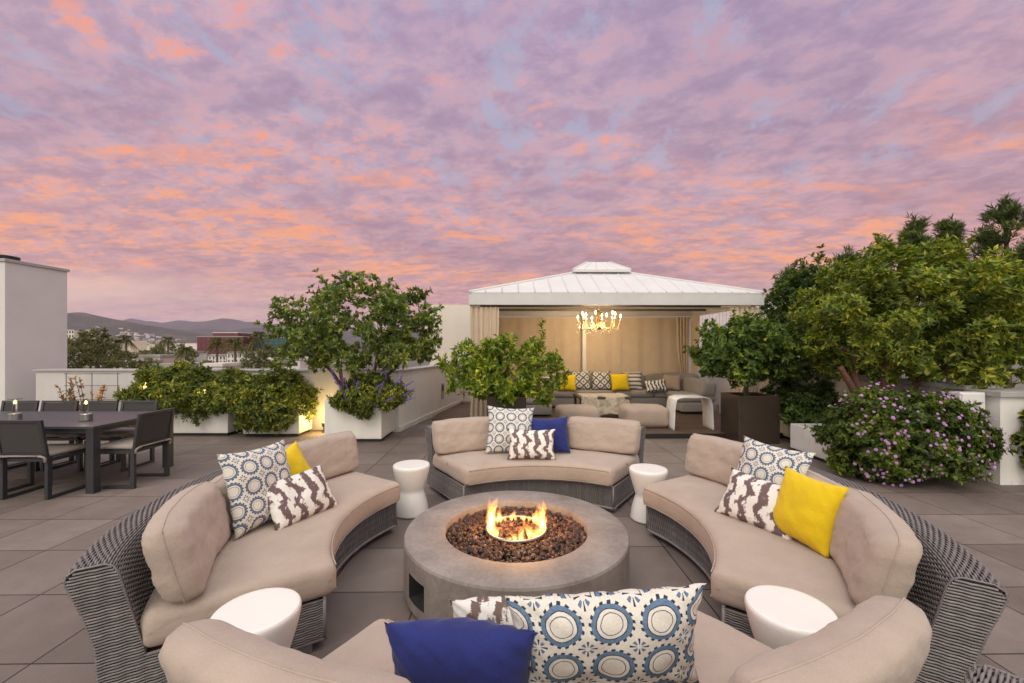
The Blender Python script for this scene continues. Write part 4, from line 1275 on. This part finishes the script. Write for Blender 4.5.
def tree(name, label, cat, base, starts, crown_c, crown_r, ncl, cr, per, leaf, mat, bark, r0, seed, nl=8, group=None, spread=(.5, 1.3), zmin=-.6, shell=.55, up=.35, droop=.15):
    o = thing(name, label, cat, base, 0, group)
    cl = clump_centres(crown_c, crown_r, ncl, seed, shell, zmin)
    b = MB(); limbs(b, starts, cl, r0, seed)
    b.build('trunk', bark, o, smooth=True)
    T, A = fill(cl, crown_c, cr, per, seed + 1, up)
    r_ = np.random.default_rng(seed + 9); ns = len(T) // 16; ids = r_.choice(len(T), ns, replace=False)
    eo = unit((T[ids] - np.array(crown_c)) / np.array(crown_r)); eo[:, 2] = eo[:, 2] * .7 + .25
    st = [T[ids] + eo * (t_ * cr * r_.uniform(.4, 1.0, (ns, 1))) for t_ in (.3, .6, .9)]
    T = np.concatenate([T] + st); A = np.concatenate([A] + [eo] * 3)
    lv = Leaves(); lv.rosettes(T, A, nl, leaf[0], leaf[1], spread, droop=droop)
    crown = lv.build('crown', mat, o)
    return o, cl, T, A, crown

# multi trunk tree in the tall white planter
B = W(-2.72, 7.55, .66)
tree('planter_tree', 'broad airy tree with several reddish trunks in the tall white planter', 'tree', B,
     [((-.1, 0, 0), (-.75, .0, .75)), ((.02, .05, 0), (-.15, .05, .85)), ((.1, 0, 0), (.35, -.05, .80)), ((.05, .1, 0), (.75, .1, .7)), ((-.05, -.05, 0), (-.4, -.1, .9))],
     (0.0, 0, 1.22), (1.42, .85, .92), 62, .235, 34, (.085, .036), M['leaf_tree'], M['bark_red'], .032, 5, nl=7, zmin=-.62, shell=.35)
# violet salvia spilling round the trunk
def shrub(name, label, cat, base, cen, rad, n, leaf, mat, seed, nl=6, ncl=26, cr=None, zcut=-9, trail=0, parent=None, group=None, up=.4):
    o = thing(name, label, cat, base, 0, group)
    cl = clump_centres(cen, rad, ncl, seed, .25, -.75)
    cr = cr or min(rad) * .42
    T, A = fill(cl, cen, cr, n // ncl, seed + 2, up)
    r_ = np.random.default_rng(seed + 9); ns = len(T) // 14; ids = r_.choice(len(T), ns, replace=False)
    eo = unit((T[ids] - np.array(cen)) / np.array(rad)); eo[:, 2] = np.abs(eo[:, 2]) * .6 + .15
    st = [T[ids] + eo * (t_ * r_.uniform(.3, 1.0, (ns, 1))) for t_ in (.05, .10, .15)]
    T = np.concatenate([T] + st); A = np.concatenate([A] + [eo] * 3)
    k = T[:, 2] > zcut; T, A = T[k], A[k]
    lv = Leaves(); lv.rosettes(T, A, nl, leaf[0], leaf[1])
    lv.build('foliage', mat, o)
    r = random.Random(seed); b = MB()
    for c in cl[::2]:
        P = curve([(cen[0] * .6 + r.uniform(-.05, .05), cen[1] + r.uniform(-.04, .04), max(zcut, -.02)), tuple((Vector((cen[0] * .6, cen[1], 0)) * .5 + Vector(c) * .5) + Vector((0, 0, .08))), tuple(c)], 5)
        b.tube(P, [.009 * (1 - .6 * q / len(P)) for q in range(len(P))], 5)
    b.build('stem', M['bark'], o, smooth=True)
    return o, T, A
so_, T, A = shrub('salvia_bush', 'violet flowered sage bush spilling over the tall white planter', 'shrub', W(-2.42, 7.3, .70), (.0, -.02, .06), (.52, .34, .34), 2600, (.062, .02), M['leaf_shrub'], 31, cr=.15)
r5 = random.Random(8)
for k in range(40):
    x_, y_ = r5.uniform(-.5, .62), r5.uniform(-.42, .1); z_ = .26 + r5.uniform(-.25, .18) - .25 * abs(x_)
    dx_, dz_ = r5.uniform(-.10, .18) + .25 * x_, r5.uniform(.05, .22)
    b = MB(); p0 = Vector((x_, y_, z_)); p1 = p0 + Vector((dx_, -.04, dz_))
    b.tube([p0, p1], .003, 4)
    for q in range(9):
        t = .3 + .7 * q / 8; p = p0.lerp(p1, t); s_ = .017 * (1.2 - t * .6)
        b.box(p + Vector((r5.uniform(-.008, .008), r5.uniform(-.008, .008), 0)), (s_, s_, s_ * 1.6), rot=Euler((r5.uniform(0, 3), r5.uniform(0, 3), 0)).to_matrix())
    b.build('flower_spike', M['flower_violet'], so_)

# shrubs of the low planters
gsh = 'green shrubs in the low white planters'
shrub('planter_shrub', 'broad mounded green shrub behind the chair at the head of the table', 'shrub', W(-6.30, 7.88, .56), (0.10, 0, .22), (.80, .40, .46), 4200, (.075, .026), M['leaf_shrub'], 41, ncl=44, cr=.20, group=gsh)
o, T, A = shrub('planter_shrub', 'green shrub trailing over the front of the long white planter', 'shrub', W(-5.30, 7.86, .56), (0.02, .02, .18), (.58, .36, .36), 3300, (.075, .026), M['leaf_shrub'], 42, ncl=40, cr=.19, group=gsh)
shrub('planter_shrub', 'green shrub spilling down the low planter beside the tall white planter', 'shrub', W(-4.26, 7.84, .52), (-.05, -.05, .10), (.58, .42, .50), 3600, (.075, .026), M['leaf_shrub'], 43, ncl=40, cr=.20, group=gsh)
# trailing stems on the planter fronts
def trailing(label, x0, x1, y, z0, n, seed, lo=.2):
    o = thing('trailing_vine', label, 'plant', W((x0 + x1) / 2, y, z0)); r = random.Random(seed); b = MB(); T = []; A = []
    for k in range(n):
        x_ = r.uniform(x0, x1) - (x0 + x1) / 2; L = r.uniform(.15, lo + .3); P = []
        for q in range(7):
            t = q / 6; P.append((x_ + .05 * math.sin(t * 4 + k), -.05 - .05 * math.sin(t * 2.6), .05 - L * t))
        b.tube(P, .004, 4)
        for q in range(12):
            t = r.random(); T.append((x_ + .05 * math.sin(t * 4 + k), -.06 - .05 * math.sin(t * 2.6), .05 - L * t)); A.append((r.uniform(-.4, .4), -.8, -.2))
    b.build('stem', M['bark'], o)
    lv = Leaves(); lv.rosettes(np.array(T), np.array(A, float), 5, .07, .026); lv.build('foliage', M['leaf_shrub'], o)
trailing('leafy vine hanging over the front of the long white planter', -5.85, -5.5, 7.66, .58, 10, 3, .15)
trailing('leafy vine hanging over the front of the low planter beside the tall white planter', -4.80, -3.95, 7.60, .55, 30, 4, .22)

# lemon trees
B = W(-.09, 7.42, .72)
o, cl, T, A, cr_ = tree('lemon_tree', 'loose lemon tree with pale green leaves in the pot behind the far sofa', 'tree', B,
     [((0, 0, 0), (-.03, 0, .22)), ((.02, 0, 0), (.05, .05, .25))], (0.0, -.05, .50), (1.02, .68, .60), 48, .175, 22, (.095, .042), M['leaf_lemon'], M['bark'], .028, 51, nl=6, zmin=-.85, shell=.25, spread=(.4, 1.4))
def lemons(o, T, n, seed, s=.032):
    r = random.Random(seed); b0 = None
    ids = [i for i in range(len(T)) if T[i][1] < .1]
    for k in range(n):
        p = Vector(T[r.choice(ids)]) + Vector((0, -.06, -.03))
        if b0 is None:
            b = MB(); b.lathe([(.002, -s * 1.35), (s * .45, -s * 1.1), (s * .95, -s * .4), (s, 0), (s * .92, s * .5), (s * .5, s * 1.05), (.004, s * 1.3)], 10); q = b.build('lemon', M['lemon'], o, smooth=True); b0 = q
        else:
            q = b0.copy(); col.objects.link(q); q.parent = o
        q.location = p; q.rotation_euler = (r.uniform(-.5, .5), r.uniform(-.5, .5), 0)
lemons(o, T, 9, 5, .026)
# upright shoot of the left lemon tree
lv = Leaves(); tt = np.array([(.62 + .02 * math.sin(k), 0, .75 + k * .045) for k in range(14)]); lv.rosettes(tt, np.tile([[.1, -.1, 1.0]], (14, 1)), 6, .085, .036); lv.build('shoot', M['leaf_lemon'], o)
B = W(4.02, 7.34, .75)
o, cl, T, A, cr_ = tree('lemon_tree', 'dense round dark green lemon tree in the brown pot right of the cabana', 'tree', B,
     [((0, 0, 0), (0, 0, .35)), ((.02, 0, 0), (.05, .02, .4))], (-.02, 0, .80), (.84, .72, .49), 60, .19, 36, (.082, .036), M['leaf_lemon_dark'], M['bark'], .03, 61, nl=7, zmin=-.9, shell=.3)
lemons(o, T, 3, 9, .024)

# right side: dark hedge tree, strawberry tree, flowering bush
B = W(5.92, 8.2, .36)
tree('ficus_tree', 'dark dense tall shrub between the cabana and the reddish trunk tree', 'tree', B, [((0, 0, 0), (0, 0, .8)), ((.1, .1, 0), (.2, .3, .9))],
     (0.0, .25, 1.30), (.72, 1.1, 1.55), 90, .28, 44, (.085, .034), M['leaf_dark'], M['bark'], .04, 71, nl=7, zmin=-.95, shell=.4)
shrub('hedge_shrub', 'small dark shrub at the foot of the dark tree, left of the lilac bush', 'shrub', W(4.98, 7.05, .40), (0, 0, .10), (.42, .38, .42), 2600, (.07, .028), M['leaf_dark'], 72, ncl=24, cr=.18)
B = W(5.0, 5.75, .38)
tree('strawberry_tree', 'wide spreading tree with twisted reddish trunks above the lilac bush', 'tree', B,
     [((-.1, 0, 0), (-.55, .05, .95)), ((.1, 0, 0), (.12, .1, 1.0)), ((.2, .05, 0), (.65, .1, .95)), ((.0, .1, 0), (-.15, .3, 1.1)), ((.3, .1, 0), (1.1, .2, .95))],
     (.74, .35, 1.58), (1.48, 1.15, 1.0), 105, .235, 54, (.080, .029), M['leaf_arbutus'], M['bark_red'], .052, 81, nl=8, zmin=-.75, shell=.3, up=.55)
# second crown, further right, beyond the frame edge
shrub('side_shrub', 'leafy green shrub poking in at the right edge beside the white pier', 'shrub', W(6.05, 4.72, .0), (0.05, 0, .62), (.26, .22, .42), 900, (.09, .036), M['leaf_shrub'], 83, ncl=14, cr=.13, zcut=.02)

lo_, T, A = shrub('lantana_bush', 'large green bush dotted with lilac flowers in front of the right parapet', 'shrub', W(4.72, 5.22, .0), (.06, .0, .50), (.84, .48, .52), 9000, (.052, .026), M['leaf_lantana'], 91, ncl=80, cr=.19, zcut=.012)
b = MB(); s_ = .017
for k in range(9):
    a = 2 * PI * k / 8; rr = s_ * .7 if k < 8 else 0
    b.lathe([(.001, 0), (s_ * .42, .004), (s_ * .30, .009), (.001, .011)], 6, (rr * math.cos(a), rr * math.sin(a), .004 if k < 8 else .009), capb=False, capt=False)
fl0 = b.build('flower_head', M['flower'], lo_)
r6 = random.Random(12); Tn = np.array(T); An = unit(np.array(A))
front = [i for i in range(len(Tn)) if Tn[i][1] < -.12 or Tn[i][2] > .7]
r6.shuffle(front); chosen = []
cen = np.array((.06, 0, .50)); radv = np.array((.84, .48, .52))
for i in front:
    e = np.linalg.norm((Tn[i] - cen) / radv)
    if e < .88: continue
    if r6.random() > .75 + .6 * mnoise.noise(Vector(Tn[i]) * 3): continue
    if all(np.linalg.norm(Tn[i] - Tn[j]) > .03 for j in chosen): chosen.append(i)
    if len(chosen) >= 300: break
chosen.sort(key=lambda i: Tn[i][1])
extra = MB(); src = [v.co.copy() for v in fl0.data.vertices]; sf = [tuple(p.vertices) for p in fl0.data.polygons]
for k, i in enumerate(chosen):
    out = Vector((Tn[i] - cen) / radv).normalized() * .8 + Vector((0, -.5, .3)); p = Vector(Tn[i]) + out.normalized() * .075
    q = out.to_track_quat('Z', 'Y'); sc = r6.uniform(.65, 1.12)
    if k < 100:
        f = fl0 if k == 0 else fl0.copy()
        if k: col.objects.link(f); f.parent = lo_
        f.location = p; f.rotation_euler = q.to_euler(); f.scale = (sc,) * 3
    else: extra.add([p + q @ (v * sc) for v in src], sf)
if extra.v: tag(extra.build('flower_heads', M['flower'], lo_), kind='stuff')

# dry plant at the trellis
o = thing('dry_shrub', 'sparse reddish dry shrub against the parapet near the chimney', 'shrub', W(-7.95, 7.9, 0)); b = MB(); T = []; A = []; r7 = random.Random(4)
for k in range(12):
    x_ = r7.uniform(-.35, .45); h = r7.uniform(.6, 1.05); P = curve([(0, 0, 0), (x_ * .6, r7.uniform(-.1, .1), h * .5), (x_, r7.uniform(-.1, .1), h)], 6); b.tube(P, .006, 4)
    for q in range(14):
        p = P[r7.randrange(4, len(P))]; T.append(tuple(p)); A.append((r7.uniform(-1, 1), r7.uniform(-1, 1), .6))
b.build('stem', M['bark_red'], o); lv = Leaves(); lv.rosettes(np.array(T), np.array(A), 3, .07, .03); lv.build('foliage', M['leaf_dry'], o)

# fallen leaves at the foot of the cream wall
o = thing('leaf_litter', 'few dry brown leaves lying at the foot of the cream wall', 'leaves', W(-1.3, 12.0, .024)); lv = Leaves()
pp = np.stack([npr.uniform(-.35, .4, 60), npr.uniform(-.2, .25, 60), npr.uniform(.0, .03, 60)], 1); dd = npr.normal(size=(60, 3)); dd[:, 2] *= .2
lv.add(pp, dd, np.tile([[0, 0, 1.0]], (60, 1)), .10, .05); tag(lv.build('dry_leaves', M['leaf_dry'], o), kind='stuff')

# ------------------------------------------------------------------ pines beyond the roof
GZ = -18.0
def pine(px, d, top_py, seed, wid, label, z_low=.5):
    p = W((px - 512) / F_PX * d, d, GZ); zt = CAM_H + (HOR - top_py) * d / F_PX - GZ
    o = thing('pine_tree', label, 'tree', p, group='pine trees beyond the right parapet'); r = random.Random(seed); b = MB()
    b.tube(curve([(0, 0, 0), (.1, 0, zt * .5), (0, 0, zt - .15)], 6), [.22 * (1 - .9 * k / 12) + .015 for k in range(13)], 8)
    T, A = [], []; z0 = zt - 5.2
    for k in range(38):
        t = r.random() ** .8; z_ = z0 + (zt - .3 - z0) * t; L = wid * (1.05 - t) * r.uniform(.55, 1.1) + .15; a = r.uniform(0, 2 * PI)
        P = curve([(0, 0, z_), (L * .5 * math.cos(a), L * .5 * math.sin(a), z_ + .02), (L * math.cos(a), L * math.sin(a), z_ + .55 * L + .15)], 5); b.tube(P, [.028 * (1 - .7 * q / 10) for q in range(len(P))], 4)
        for q in range(34):
            tt_ = r.uniform(.25, 1.0) ** .3; p_ = P[min(int(tt_ * 10), 10)]
            T.append((p_[0] + r.gauss(0, .09), p_[1] + r.gauss(0, .09), p_[2] + r.gauss(.05, .07))); A.append((.5 * math.cos(a), .5 * math.sin(a), .9))
    for q in range(30): T.append((r.gauss(0, .04), r.gauss(0, .04), zt - r.uniform(-.12, .6))); A.append((r.uniform(-.3, .3), 0, 1))
    b.build('trunk', M['bark'], o, smooth=True)
    lv = Leaves(); lv.rosettes(np.array(T), np.array(A), 10, .17, .022, (.3, 1.2), droop=.05); lv.build('crown', M['leaf_pine'], o)
pine(848, 12.5, 252, 1, 1.1, 'slender pine rising behind the dark tree, leftmost of the pines')
pine(912, 12.0, 221, 2, .95, 'pine with a rounded tufted top left of the two tallest pines')
pine(880, 14.0, 243, 6, .5, 'thin bare topped pine between two fuller pines')
pine(948, 12.8, 222, 3, .8, 'narrow pine just left of the tallest pine')
pine(1006, 11.5, 200, 4, 1.7, 'tallest and widest pine at the right edge')
pine(1060, 12.5, 205, 5, 1.6, 'pine at the far right, mostly outside the picture')
pine(790, 13.0, 272, 7, 1.4, 'low pine just right of the cabana roof')

# ------------------------------------------------------------------ city beyond the parapet
m = Mat('city_ground'); n1 = m.noise(.02, 5, .6); n2 = m.noise(.15, 4)
M['ground'] = m.bsdf(m.ramp(n1 * .6 + n2 * .4, [(.35, (.045, .055, .03)), (.55, (.12, .11, .09)), (.7, (.22, .20, .18))]), .9)
b = MB(); b.grid(lambda u, v: Vector(((u - .5) * 18000, -700 + v * 9700, GZ)), 4, 4)
tag(b.build('ground', M['ground']), kind='structure')
b = MB(); b.box2((-15.8, -5.8, GZ + .01), (8.8, 14.3, -.402)); o = thing('building', 'own building below the roof terrace, out of sight', 'building', (0, 0, GZ))
ob = b.build('building_body', M['grey_wall'], o); ob.location = (0, 0, -GZ)

m = Mat('hillside'); n1 = m.noise(.004, 6, .65); n2 = m.noise(.02, 5, .6)
M['hill'] = m.bsdf(m.ramp(n1 * .5 + n2 * .5, [(.35, (.022, .024, .018)), (.52, (.050, .046, .034)), (.68, (.11, .092, .068))]), .95)
def ridge(D, pts, depth, seed, rough):
    b = MB(); NX, NY = 260, 26; a0_, a1_ = -500, 1500
    def fn(u, v):
        px = a0_ + (a1_ - a0_) * u; py = interp(pts, px); t = v * 2 - 1
        h = max(0.5, (HOR - py) * D / F_PX + CAM_H - GZ)
        d = D + t * depth; xc = (px - 512) / F_PX * D
        prof = max(0.0, 1 - abs(t)) ** .8
        nz = mnoise.fractal(Vector((xc / 420, d / 420, seed)), 1.0, 2.1, 5)
        z = h * prof * (1 + rough * nz * (1.2 - prof)) + 6 * nz * prof
        return W(xc + 60 * nz * (1 - prof), d, GZ - .8 + z)
    b.grid(fn, NX, NY); return b
h1 = [(-500, 322), (-100, 316), (0, 315), (60, 314), (78, 311), (95, 314), (120, 320), (150, 325), (175, 331), (200, 337), (230, 342), (280, 345), (1500, 345)]
h2 = [(-500, 330), (150, 336), (180, 334), (200, 328), (230, 331), (255, 327), (300, 331), (600, 338), (1500, 340)]
h3 = [(-500, 330), (100, 330), (124, 320), (132, 318), (144, 321), (161, 323), (177, 320), (200, 321), (226, 318), (247, 322), (270, 324), (400, 330), (600, 326), (900, 330), (1500, 336)]
for D, pts, dep, sd_, rg in ((2300, h1, 900, 1, .5), (4300, h2, 1000, 5, .35), (6800, h3, 1300, 9, .3)):
    tag(ridge(D, pts, dep, sd_, rg).build('hills', M['hill'], smooth=True), kind='structure')

def cm(name, c): return plain(name, c, .8, var=.1, scale=.3)
CW = [cm('city_white', (.62, .58, .54)), cm('city_cream', (.50, .43, .34)), cm('city_grey', (.30, .29, .28)), cm('city_tile', (.28, .13, .08))]
r8 = random.Random(77)
for mi_, nm in enumerate(('distant_city', 'hillside_houses')):
    b = MB()
    for k in range(2200 if mi_ == 0 else 800):
        if mi_ == 0:
            d = r8.uniform(480, 1900) ; px = r8.uniform(50, 340); w_ = r8.uniform(8, 20); h = r8.uniform(5, 12) + (r8.random() < .07) * r8.uniform(8, 18)
            p = W((px - 512) / F_PX * d, d, GZ)
        else:
            d = r8.uniform(1500, 2150); px = r8.uniform(-40, 235); t = (d - 2300) / 900
            pr_ = max(0, 1 - abs(t)) ** .8; h0 = max(.5, (HOR - interp(h1, px)) * 2300 / F_PX + 19.6)
            p = W((px - 512) / F_PX * 2300, d, GZ + h0 * pr_ * .92 - 3); w_ = r8.uniform(7, 16); h = r8.uniform(5, 10)
        b.box((p.x, p.y, p.z + h / 2), (w_, w_ * r8.uniform(.6, 1.2), h), r8.choice((0, 0, 0, 1, 1, 2)), Matrix.Rotation(r8.uniform(0, 1.5), 3, 'Z'))
        if r8.random() < .35: b.box((p.x, p.y, p.z + h + .6), (w_ * .8, w_ * .6, 1.2), r8.choice((2, 3)), Matrix.Rotation(r8.uniform(0, 1.5), 3, 'Z'))
    tag(b.build(nm, CW), 'pale far off city blocks spreading to the foot of the hills' if mi_ == 0 else 'scattered pale houses far off on the dark hillside', 'city' if mi_ == 0 else 'houses', kind='stuff')

M['win_dark'] = plain('city_window', (.04, .045, .05), .2)
def city_block(name, label, px0, px1, d, top_py, depth, mat, rows, cols_, roof=None, wm='win_dark', tall=.62, wide=.55, arches=False):
    x0, x1 = (px0 - 512) / F_PX * d, (px1 - 512) / F_PX * d; zt = CAM_H + (HOR - top_py) * d / F_PX; w_ = x1 - x0; H = zt - GZ
    o = thing(name, label, 'building', W((x0 + x1) / 2, d, GZ), -YAW)
    b = MB(); b.box2((-w_ / 2, 0, .0), (w_ / 2, depth, H)); b.build('wall', mat, o)
    b = MB(); b.box2((-w_ / 2 - .3, -.3, H + .01), (w_ / 2 + .3, depth + .3, H + .6)); b.build('roof', roof or CW[2], o)
    vis = min(H, zt + 6); rh = vis / rows; cw = w_ / cols_; 
    for r_ in range(rows):
        for c_ in range(cols_):
            b = MB(); cx_ = -w_ / 2 + (c_ + .5) * cw; cz_ = H - (r_ + .5) * rh
            b.box((cx_, -.02, cz_), (cw * wide, .12, rh * tall)); b.build('window', M[wm], o)
    return o
M['red_glass'] = plain('red_glass', (.075, .010, .016), .3, var=.2, scale=.2)
M['red_pane'] = plain('red_pane', (.125, .016, .026), .2, var=.2, scale=.3)
M['teal_glass'] = plain('teal_glass', (.012, .05, .055), .3); M['teal_pane'] = plain('teal_pane', (.016, .075, .08), .2)
city_block('office_building', 'dark red glass office building behind the palms', 197, 243, 330, 337, 40, M['red_glass'], 5, 10, wm='red_pane', tall=.78, wide=.86)
city_block('office_building', 'small red upper block with a pale roof on the skyline', 213, 238, 372, 333, 25, M['red_glass'], 5, 6, CW[0], wm='red_pane', tall=.78, wide=.86)
city_block('office_building', 'teal green glass office building half hidden by the planter tree', 246, 290, 345, 338, 40, M['teal_glass'], 5, 8, wm='teal_pane', tall=.78, wide=.86)
city_block('hotel_building', 'long white building with a row of tall dark windows before the red building', 194, 226, 190, 356, 14, CW[0], 2, 9, tall=.7, wide=.35)
city_block('hotel_building', 'white taller wing right of the row of dark windows, by the palms', 227, 250, 186, 353, 14, CW[0], 2, 6, tall=.6, wide=.32)
city_block('tower_block', 'slim white tower block beside the chimney', 66, 74, 420, 330, 12, CW[0], 6, 3)
city_block('tower_block', 'low cream tower block far off behind the leafy city trees', 86, 95, 420, 330, 12, CW[1], 6, 3)
flat = [(100, 128, 95, 364), (133, 160, 120, 357), (150, 178, 88, 367), (176, 200, 100, 366), (202, 222, 84, 366.5), (228, 262, 90, 365), (262, 300, 110, 360), (160, 190, 150, 353)]
fl = ['low pale flat roof left of the first palm', 'low pale flat roof beneath the left palm pair', 'near low white flat roof below the middle palms', 'flat roof in front of the long white building', 'nearest low roof below the white wing',
      'low flat roof below the right palms', 'low flat roof partly hidden by the planter tree', 'pale flat roof left of the long white building']
for (p0, p1, d, ty), lb in zip(flat, fl):
    o = city_block('flat_roof_building', lb, p0, p1, d, ty, 9, CW[r8.choice((0, 0, 1))], 2, 4, CW[r8.choice((0, 2))], tall=.4, wide=.5)

def city_tree(px, d, top_py, rad, seed, label, n=26, name='city_tree', mat='leaf_far'):
    p = W((px - 512) / F_PX * d, d, GZ); zt = CAM_H + (HOR - top_py) * d / F_PX - GZ
    o, *_ = tree(name, label, 'tree', p, [((0, 0, 0), (0, 0, zt - rad * 1.9)), ((.3, 0, 0), (.6, .2, zt - rad * 1.8))], (0, 0, zt - rad * 1.15), (rad * .95, rad * .95, rad * 1.2), n, rad * .27, 36, (rad * .12, rad * .055), M[mat], M['bark'], .25, seed, nl=5, group='leafy trees in the city beyond the parapet', zmin=-.95, shell=.3)
ct_ = [(78, 72, 337, 2.5, 'leafy city tree beside the chimney'), (91, 78, 330, 2.9, 'tallest leafy city tree near the chimney'), (105, 84, 337, 2.9, 'leafy city tree right of the tallest one near the chimney'), (121, 74, 350, 2.4, 'low leafy city tree left of the first palm'),
       (152, 130, 348, 4.0, 'round dark city tree between the palms'), (163, 150, 343, 4.4, 'dark city tree behind the middle palms'), (143, 95, 357, 2.6, 'low bushy city tree below the first palm'), (182, 140, 346, 4.0, 'dark city tree just left of the red building'),
       (208, 100, 360, 1.9, 'small bushy tree in front of the long white building'), (222, 92, 362, 1.7, 'low shrub like tree before the white wing'), (268, 80, 346, 2.6, 'city tree seen through the planter tree'), (252, 75, 352, 1.5, 'slim dark cypress like tree right of the palms')]
for k, (px, d, ty, rd, lb) in enumerate(ct_): city_tree(px, d, ty, rd, 200 + k * 3, lb)

r9 = random.Random(5)
for k in range(16):
    px, d = r9.uniform(96, 200), r9.uniform(170, 420); rd = r9.uniform(3.0, 5.0)
    p = W((px - 512) / F_PX * d, d, GZ); zt = r9.uniform(13, 17.5)
    o, *_ = tree('city_tree', 'small dark leafy tree among the far pale city blocks', 'tree', p, [((0, 0, 0), (0, 0, zt - rd * 1.7))], (0, 0, zt - rd * 1.0), (rd, rd, rd * .95), 14, rd * .34, 26, (rd * .17, rd * .09), M['leaf_far'], M['bark'], .25, 400 + k, nl=5, group='far trees among the city blocks', zmin=-.9, shell=.3)

def palm(px, d, top_py, seed, rad, label):
    p = W((px - 512) / F_PX * d, d, GZ); zt = CAM_H + (HOR - top_py) * d / F_PX - GZ - rad * .55
    o = thing('palm_tree', label, 'tree', p, group='palm trees in the city'); r = random.Random(seed)
    b = MB(); b.tube([(0, 0, 0), (.15, 0, zt * .5), (0, 0, zt)], [.34, .26, .22], 8); b.build('trunk', M['bark'], o, smooth=True)
    lv = Leaves(); 
    for k in range(40):
        a = r.uniform(0, 2 * PI); el = r.uniform(-.7, 1.3); L = rad * r.uniform(.8, 1.15); P = []
        for q in range(9):
            t = q / 8; rr = L * t * math.cos(el) * (1 - .12 * t); z_ = zt + L * (t * math.sin(el) - .55 * t * t); P.append((rr * math.cos(a), rr * math.sin(a), z_))
        P = np.array(P); dr = np.gradient(P, axis=0); side = unit(np.cross(dr, np.tile([[0, 0, 1.0]], (9, 1))))
        for sgn in (-1, 1):
            for fr in np.linspace(.1, 1, 12):
                i = fr * 8; i0 = int(min(i, 7)); w_ = i - i0; pt = P[i0] * (1 - w_) + P[i0 + 1] * w_
                lv.add(pt[None], (side[i0] * sgn + dr[i0] / (np.linalg.norm(dr[i0]) + 1e-9) * .8 + np.array([0, 0, -.25]))[None], np.array([[0, 0, 1.0]]), L * .26, L * .045)
    lv.build('crown', M['leaf_palm'], o)
for k, (px, d, ty, rd, lb) in enumerate([(126, 115, 334, 2.6, 'round headed palm alone above the rooftops at the left'), (168, 125, 336, 2.4, 'palm left of the brownish palm'), (187, 105, 345, 2.6, 'brownish low palm left of the red building'), (217, 100, 337, 2.5, 'tall palm in front of the red building'), (235, 92, 335, 2.7, 'largest dark palm in front of the white wing'), (259, 85, 330, 2.4, 'palm before the teal building at the planter tree'), (246, 130, 343, 2.3, 'small palm between the red and teal buildings')]):
    palm(px, d, ty, 300 + k, rd, lb)

# ------------------------------------------------------------------ haze
m = Mat('haze'); v = m.n('VolumePrincipled'); v.inputs['Color'].default_value = (.68, .62, .82, 1); v.inputs['Density'].default_value = 6.5e-5; v.inputs['Anisotropy'].default_value = .2
m.link(v.outputs[0], m.out.inputs['Volume'])
b = MB(); b.box2((-9600, -900, GZ - 1.5), (9600, 9400, 560)); ob = b.build('haze', m.m); tag(ob, kind='stuff')
